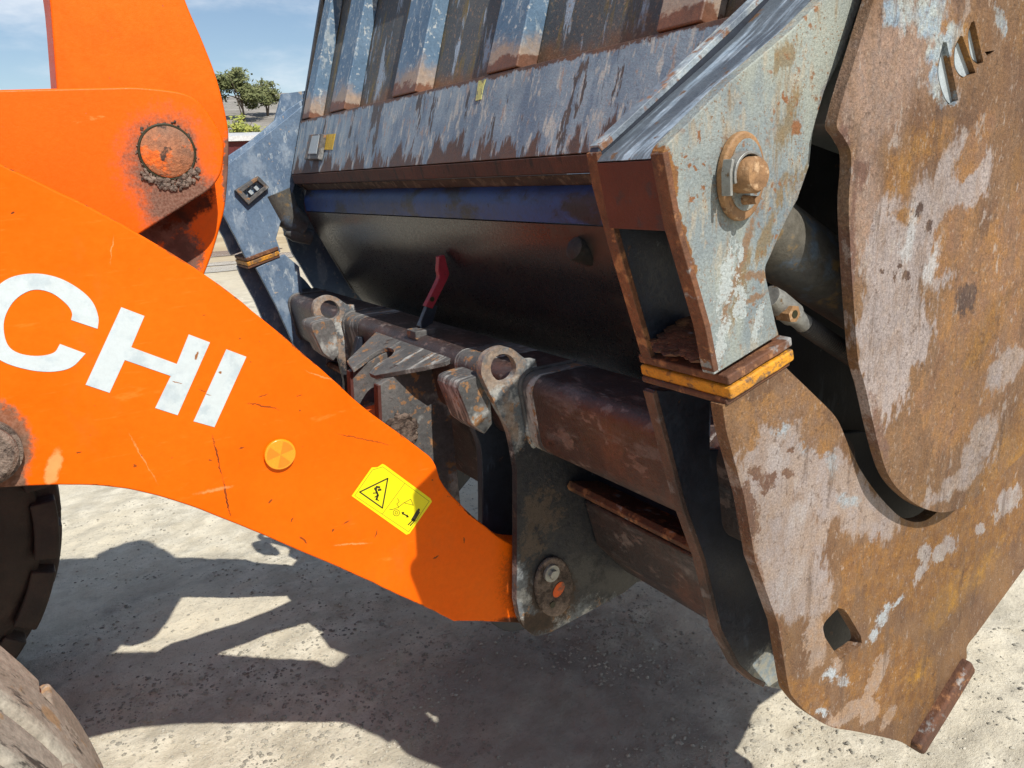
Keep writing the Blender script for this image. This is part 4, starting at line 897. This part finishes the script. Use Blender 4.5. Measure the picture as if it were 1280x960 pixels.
# bare metal band on the beam beside each hook
for y0, y1 in ((HY - .052, HY - .008), (2*CY - HY - .15, 2*CY - HY - .033), (CY - .40, CY - .255)):
    prism('beam_band', shear(rrect(.9535, 1.0665, 1.1665, 1.2715, .046, 6)), y0, y1, M['scuffsteel'], bk, bevel=.001)
# bolted pin retainer on the near hook plate
b0 = at(690, 732, HY)
prism('pin_retainer', ob((b0.x, b0.z), .058, .088, 12), HY - .014, HY - .0005, M['grit'], bk, bevel=.006)
bp = at(690, 717, HY - .02)
ret = tube('retainer_washer', [(bp.x, HY - .013, bp.z), (bp.x, HY - .022, bp.z)], .0225, M['zinc'], bk, n=26)
tube('bolt_head', [(bp.x, HY - .020, bp.z), (bp.x, HY - .032, bp.z)], .0125, M['zinc'], ret, n=6)
bp2 = at(700, 738, HY - .02)
prism('paint_patch', ob((bp2.x, bp2.z), .022, .016, 50), HY - .0155, HY - .0142, M['orange_plain'], bk, bevel=.0005)
bp3 = at(692, 757, HY - .02)
tube('grease_hole', [(bp3.x, HY - .012, bp3.z), (bp3.x, HY - .0165, bp3.z)], .0085, M['black'], bk, n=16)
# inner lug plates behind the arm
lg_px = [(589, 520), (592, 535, 1), (601, 563, 1), (603, 620), (603, 735), (608, 770, 1), (640, 790, 1), (700, 770), (760, 690), (760, 560), (660, 480), (600, 480)]
lug = plate('lug_plate', lg_px, 1.605, .025, M['recess'], bk, bevel=.003)
mirror(lug)
# curved guide block between hook and lug
g0 = [(573, 487), (576, 478, 1), (590, 472, 1), (606, 468), (612, 480), (616, 530), (606, 543), (590, 531)]
gb = plate('guide_block', g0, HY + .024, .105, M['scuffsteel'], bk, bevel=.004)
mirror(gb)
sg = at(590, 470, HY + .05)
struct(clods('block_dirt', (at(594, 472, HY + .05).x, at(594, 472, HY+.05).z - .03), HY + .07, .030, 14, .006, M['scuffsteel'], bk, 60, 130, seed=6), 'stuff')
# centre plate sloping back from the beam, with its notch
def zc(x): return 1.262 + (x - 1.0)*.335
def on_slope(px, py):
    n = np.array([-.335, 0, 1.0]); r = ray(px, py); o_ = np.array([1.0, 0, 1.262 - H]); t = (n @ o_)/(n @ r); p = r*t
    return (p[0], p[1])
npx = curve([(484, 401), (587, 434), (556, 452), (530, 458), (468, 469), (461, 466), (472, 454, 1), (488, 445, 1), (492, 438, 1), (484, 434.5, 1), (470, 439, 1), (452, 452, 1), (440, 461), (433, 451)], 4)
slab('notched_plate', [(x, y, zc(x)) for x, y in (on_slope(*q) for q in npx)], (-.32, 0, .95), .014, M['scuffsteel'], bk, bevel=.002)
cp = [(.79, zc(.79) - .016), (1.0, zc(1.0) - .016), (1.02, .70), (.90, .70), (.80, .90), (.783, 1.05)]
for y in (1.918, 2.118):
    prism('link_plate', cp, y - .012, y + .014, M['hook'] if False else M['linkp'] if 'linkp' in M else M['scuffsteel'], bk, bevel=.002)
    prism('plate_rim', [(.786, zc(.79) - .017), (.779, 1.05), (.795, .90), (.802, .905), (.789, 1.05), (.795, zc(.79) - .017)], y - .0135, y + .0155, M['backcover'], bk, bevel=.001)
# dark web below the beam between the hooks
prism('web_plate', [(1.055, 1.10), (1.075, 1.10), (1.19, .74), (1.17, .74)], 1.645, 2*CY - 1.645, M['beam'], bk, bevel=.002)
# red locking lever with its stub
rl = [(549, 321), (556, 319), (562, 342), (559, 350, 1), (541, 386), (532, 383), (549, 348, 1), (548, 338)]
YR = 2.03
rb = plate('lock_lever', rl, YR, .022, M['redlever'], bk, bevel=.002)
q = at(540, 374, YR)
tube('lever_hole', [(q.x, YR - .0015, q.z), (q.x, YR + .004, q.z)], .0075, M['black'], rb, n=16)
sb = plate('lever_stub', [(536, 378), (547, 383), (541, 404), (528, 412), (524, 408)], YR + .004, .02, M['recess'], bk, bevel=.002)
q = at(521, 412, YR)
hull('lever_foot', [(q.x + a, YR - .03 + b, 1.272 + c) for a in (-.02, .045) for b in (0, .06) for c in (-.012, .014)], M['scuffsteel'], bk, bevel=.003)

# tilt cylinder, hose and fittings between the near hinge plates
ycy = (YO + .022 + YI)/2
p0 = Vector((ps.x, ycy, ps.z)); p1 = at(1010, 328, ycy); dcy = (p1 - p0).normalized()
tube('cylinder_eye', [p0 + Vector((0, -.045, 0)), p0 + Vector((0, .045, 0))], .055, M['barrel'], bk, n=30)
tube('tilt_cylinder', [p0 + dcy*.03, p0 + dcy*.075, p0 + dcy*.085, p0 + dcy*.62, p0 + dcy*.63], [.045, .056, .059, .059, .05], M['barrel'], bk, n=40)
tube('cylinder_rod', [p0 + dcy*.62, p0 + dcy*1.0], .032, M['zinc'], bk, n=24)
hs0 = at(972, 378, ycy - .04); hs1 = at(1005, 405, ycy - .045); hs2 = at(1085, 460, ycy - .045); hs3 = at(1200, 540, ycy - .03)
tube('hose_fitting', [hs0 + Vector((-.02, 0, .012)), hs0, hs0.lerp(hs1, .55), hs0.lerp(hs1, .6), hs1], [.017, .019, .019, .0145, .0145], M['zinc'], bk, n=18)
e0 = at(989, 392, ycy - .06)
tube('fitting_nut', [e0 + Vector((0, .02, 0)), e0 + Vector((0, -.006, 0))], .0135, M['pin'], bk, n=6)
tube('nut_hole', [e0 + Vector((0, -.004, 0)), e0 + Vector((0, -.0072, 0))], .006, M['black'], bk, n=12)
path = []; rs = []
for i in range(150):
    t = i/149; p = hs1.lerp(hs2, t/.5) if t < .5 else hs2.lerp(hs3, (t-.5)/.5); path.append(p); rs.append(.0150 + (.0014 if i % 2 else 0))
tube('hydraulic_hose', path, rs, M['rubber'], bk, n=16)

# near cover plate of the bucket side
cov_px = [(1092, 0), (1046, 152, 1), (1055, 172, 1), (1063, 188, 1), (1064, 212, 1), (1061, 255, 1), (1064, 330, 1), (1069, 405, 1), (1073, 452, 1), (1082, 485, 1), (1096, 548, 1), (1111, 595, 1), (1136, 624, 1), (1162, 638, 1), (1187, 639.5, 1), (1217, 625, 1), (1280, 567), (1480, 380), (1640, 180), (1640, -150), (1140, -160)]
s1 = [(1178.8, 52.5), (1183.4, 53), (1198, 125), (1190, 133, 1), (1180, 122, 1), (1172, 90, 1)]
s2 = [(1200, 45), (1203, 45), (1219.5, 91), (1205, 98, 1), (1194, 86, 1), (1193, 62, 1)]
s3 = [(1214, 28), (1218, 26), (1229.5, 78), (1224, 82), (1214, 72, 1), (1210, 44, 1)]
s4 = [(1231, 65), (1244, 63), (1235, 71)]
cov = plate('cover_plate', cov_px, .66, .018, M['cover'], bk, holes=[s1, s2, s3, s4], bevel=.0016, rough_edge=.0003)
for sl_ in (s1, s2, s3):
    cxp = np.mean([p[:2] for p in sl_], axis=0)
    plate('slot_floor', [tuple(cxp + (np.array(p[:2]) - cxp)*.93) + tuple(p[2:]) for p in sl_], .6695, .02, M['palepaint'], cov, bevel=0)
box = [at(1112, -20, .69), at(1100, 150, .69), at(1330, 250, .69), at(1600, 100, .69), at(1600, -120, .69), at(1160, -120, .69)]
prism('side_box', [(p.x, p.z) for p in box], .691, .885, M['palepaint'], bk, bevel=.003)
c2_ = mirror(cov, mat=M['farplate'])

# bucket body -------------------------------------------------------
YS0, YS1 = .892, 2*CY - .892
def lateral(name, prof, y0, y1, mat, t=.012, bevel=.0015):
    """bent sheet with the given XZ line, thickened forwards"""
    P = [np.array(p) for p in prof]; off = []
    for i in range(len(P)):
        q = P[min(i+1, len(P)-1)] - P[max(i-1, 0)]; q = q/np.linalg.norm(q); n = np.array([q[1], -q[0]])
        if n[0] < 0: n = -n
        off.append(tuple(P[i] + n*t))
    return prism(name, [tuple(p) for p in P] + off[::-1], y0, y1, mat, bk, bevel=bevel)
lip = (1.009, 1.751); ptop = (1.069, 1.953)
lateral('top_panel', [(1.0085, 1.752), ptop], YS0 + .012, YS1 - .012, M['panel'], .016)
prism('panel_lip', [(1.0065, 1.7485), (1.030, 1.7485), (1.034, 1.712), (1.016, 1.714)], YS0 + .012, YS1 - .012, M['panel_lip'], bk, bevel=.002)
prism('lip_ledge', [(1.042, 1.711), (1.110, 1.711), (1.104, 1.672), (1.062, 1.690)], YS0 + .012, YS1 - .012, M['ledge'], bk, bevel=.003)
lateral('blue_band', [(1.066, 1.688), (1.049, 1.664), (1.047, 1.640), (1.050, 1.606)], YS0 + .012, YS1 - .012, M['bluestripe'], .014, bevel=.001)
wp = curve([(1.050, 1.603), (1.066, 1.555, 1), (1.095, 1.495, 1), (1.130, 1.436, 1), (1.170, 1.36, 1), (1.212, 1.278, 1), (1.27, 1.20, 1), (1.36, 1.15), (1.364, 1.162), (1.28, 1.212, 1), (1.226, 1.285, 1), (1.184, 1.366, 1), (1.144, 1.442, 1), (1.109, 1.501, 1), (1.080, 1.561, 1), (1.064, 1.606)], 4)
wall = prism('back_wall', wp, YS0 + .012, YS1 - .012, M['wall'], bk, bevel=0)
prism('floor_plate', [(1.365, 1.15), (2.75, 1.02), (2.78, 1.035), (1.365, 1.166)], YS0 + .012, YS1 - .012, M['edge'], bk, bevel=.002)
sp = [(1.011, 1.752), (1.072, 1.953), (1.22, 2.46), (1.30, 2.5), (2.0, 2.2), (2.8, 1.15), (2.8, 1.02), (1.365, 1.148), (1.28, 1.195), (1.21, 1.275), (1.13, 1.434), (1.052, 1.604), (1.05, 1.64), (1.06, 1.69), (1.02, 1.716)]
bs = prism('bucket_side', sp, YS0 - .008, YS0 + .010, M['recess'], bk, bevel=.002)
mirror(bs, mat=M['wall'])
# rib sheet set back above the panel, ribs standing proud of it
up_dir = np.array([.285, .958])
def rp(s, depth): return (ptop[0] + up_dir[0]*s + depth*.958, ptop[1] + up_dir[1]*s - depth*.285)
prism('upper_sheet', [rp(-.01, .055), rp(.52, .055), rp(.52, .067), rp(-.01, .067)], YS0 + .012, YS1 - .012, M['sheet'], bk, bevel=.001)
prism('panel_shelf', [rp(-.002, .0), rp(.002, .056), rp(-.012, .056), rp(-.014, .016)], YS0 + .012, YS1 - .012, M['ribfoot'], bk, bevel=.001)
prism('top_rim', [rp(.50, .0), rp(.54, .0), rp(.54, .10), rp(.50, .10)], YS0 + .012, YS1 - .012, M['panel'], bk, bevel=.004)
ribs = [(2.11, 2.27), (1.585, 1.72), (1.015, 1.125), (2.66, 2.80), (3.02, 3.10)]
for y0, y1 in ribs:
    prism('rib', [rp(.003, -.003), rp(.50, .010), rp(.50, .054), rp(.003, .054)], y0, y1, M['rib'], bk, bevel=.004)
# details on the panel and the far hinge plate
def on_panel(px, py, off=0.0):
    """point of the sloping panel's face seen there"""
    n = np.array([-.958, 0, .285]); r = ray(px, py); o_ = np.array([lip[0] + n[0]*off, 0, lip[1] - H + n[2]*off])
    t = (n @ o_)/(n @ r); p = r*t; return Vector((p[0], p[1], p[2] + H))
PN = Vector((-.958, 0, .285))
slab('yellow_label', [on_panel(x, y, .003) for x, y in ((405, 187), (408, 168), (419, 167), (415, 187))], PN, .002, M['gold'], bk, bevel=0)
slab('torn_label', [on_panel(x, y, .003) for x, y in ((594, 126), (598, 101), (607, 99), (604, 108), (601, 124))], PN, .002, M['torn'], bk, bevel=0)
nh = slab('name_plate_holder', [on_panel(x, y, .022) for x, y in ((380, 199), (386, 168), (402, 167), (397, 199))], PN, .020, M['scuffsteel'], bk, bevel=.003)
slab('holder_face', [on_panel(x, y, .024) for x, y in ((385, 192), (390, 170), (399, 169), (395, 192))], PN, .0018, M['palepaint'], nh, bevel=0)
YF = 2*CY - YI - .020
def f2(px): return [xz(x, y, YF) for x, y in px]
fr = prism('plate_bracket', f2([(292, 238), (309, 256), (335, 234), (321, 220)]), YF - .022, YF - .0005, M['scuffsteel'], bk, holes=[f2([(302, 240), (310, 248), (328, 233), (320, 226)])], bevel=.003)
for k in range(2):
    prism('bracket_bar', f2([(309 + k*7, 240 - k*5), (313 + k*7, 244 - k*5), (316 + k*7, 241 - k*5), (312 + k*7, 237 - k*5)]), YF - .016, YF - .001, M['palepaint'], fr, bevel=.001)
# grey lugs seen in the far gap
q = at(357, 268, 3.20); tube('far_cylinder_end', [q + Vector((-.03, 0, .09)), q + Vector((0, 0, 0)), q + Vector((.07, 0, -.06))], [.065, .06, .045], M['barrel'], bk, n=24)
q = at(361, 292, 3.20); tube('far_hose_end', [q + Vector((-.015, 0, .01)), q + Vector((.02, 0, 0)), q + Vector((.09, 0, -.02))], [.018, .034, .034], M['barrel'], bk, n=18)
# bolt head on the black wall
Yb = 1.35; q = at(720, 311, Yb)
struct(clods('wall_bolt_dirt', (q.x, q.z), Yb, .010, 1, .01, M['black'], bk), 'stuff') if False else None
tube('wall_bolt', [q + Vector((.05, 0, -.02)), q + Vector((-.006, 0, .002)), q + Vector((-.014, 0, .005))], [.026, .026, .014], M['rubber'], bk, n=10)
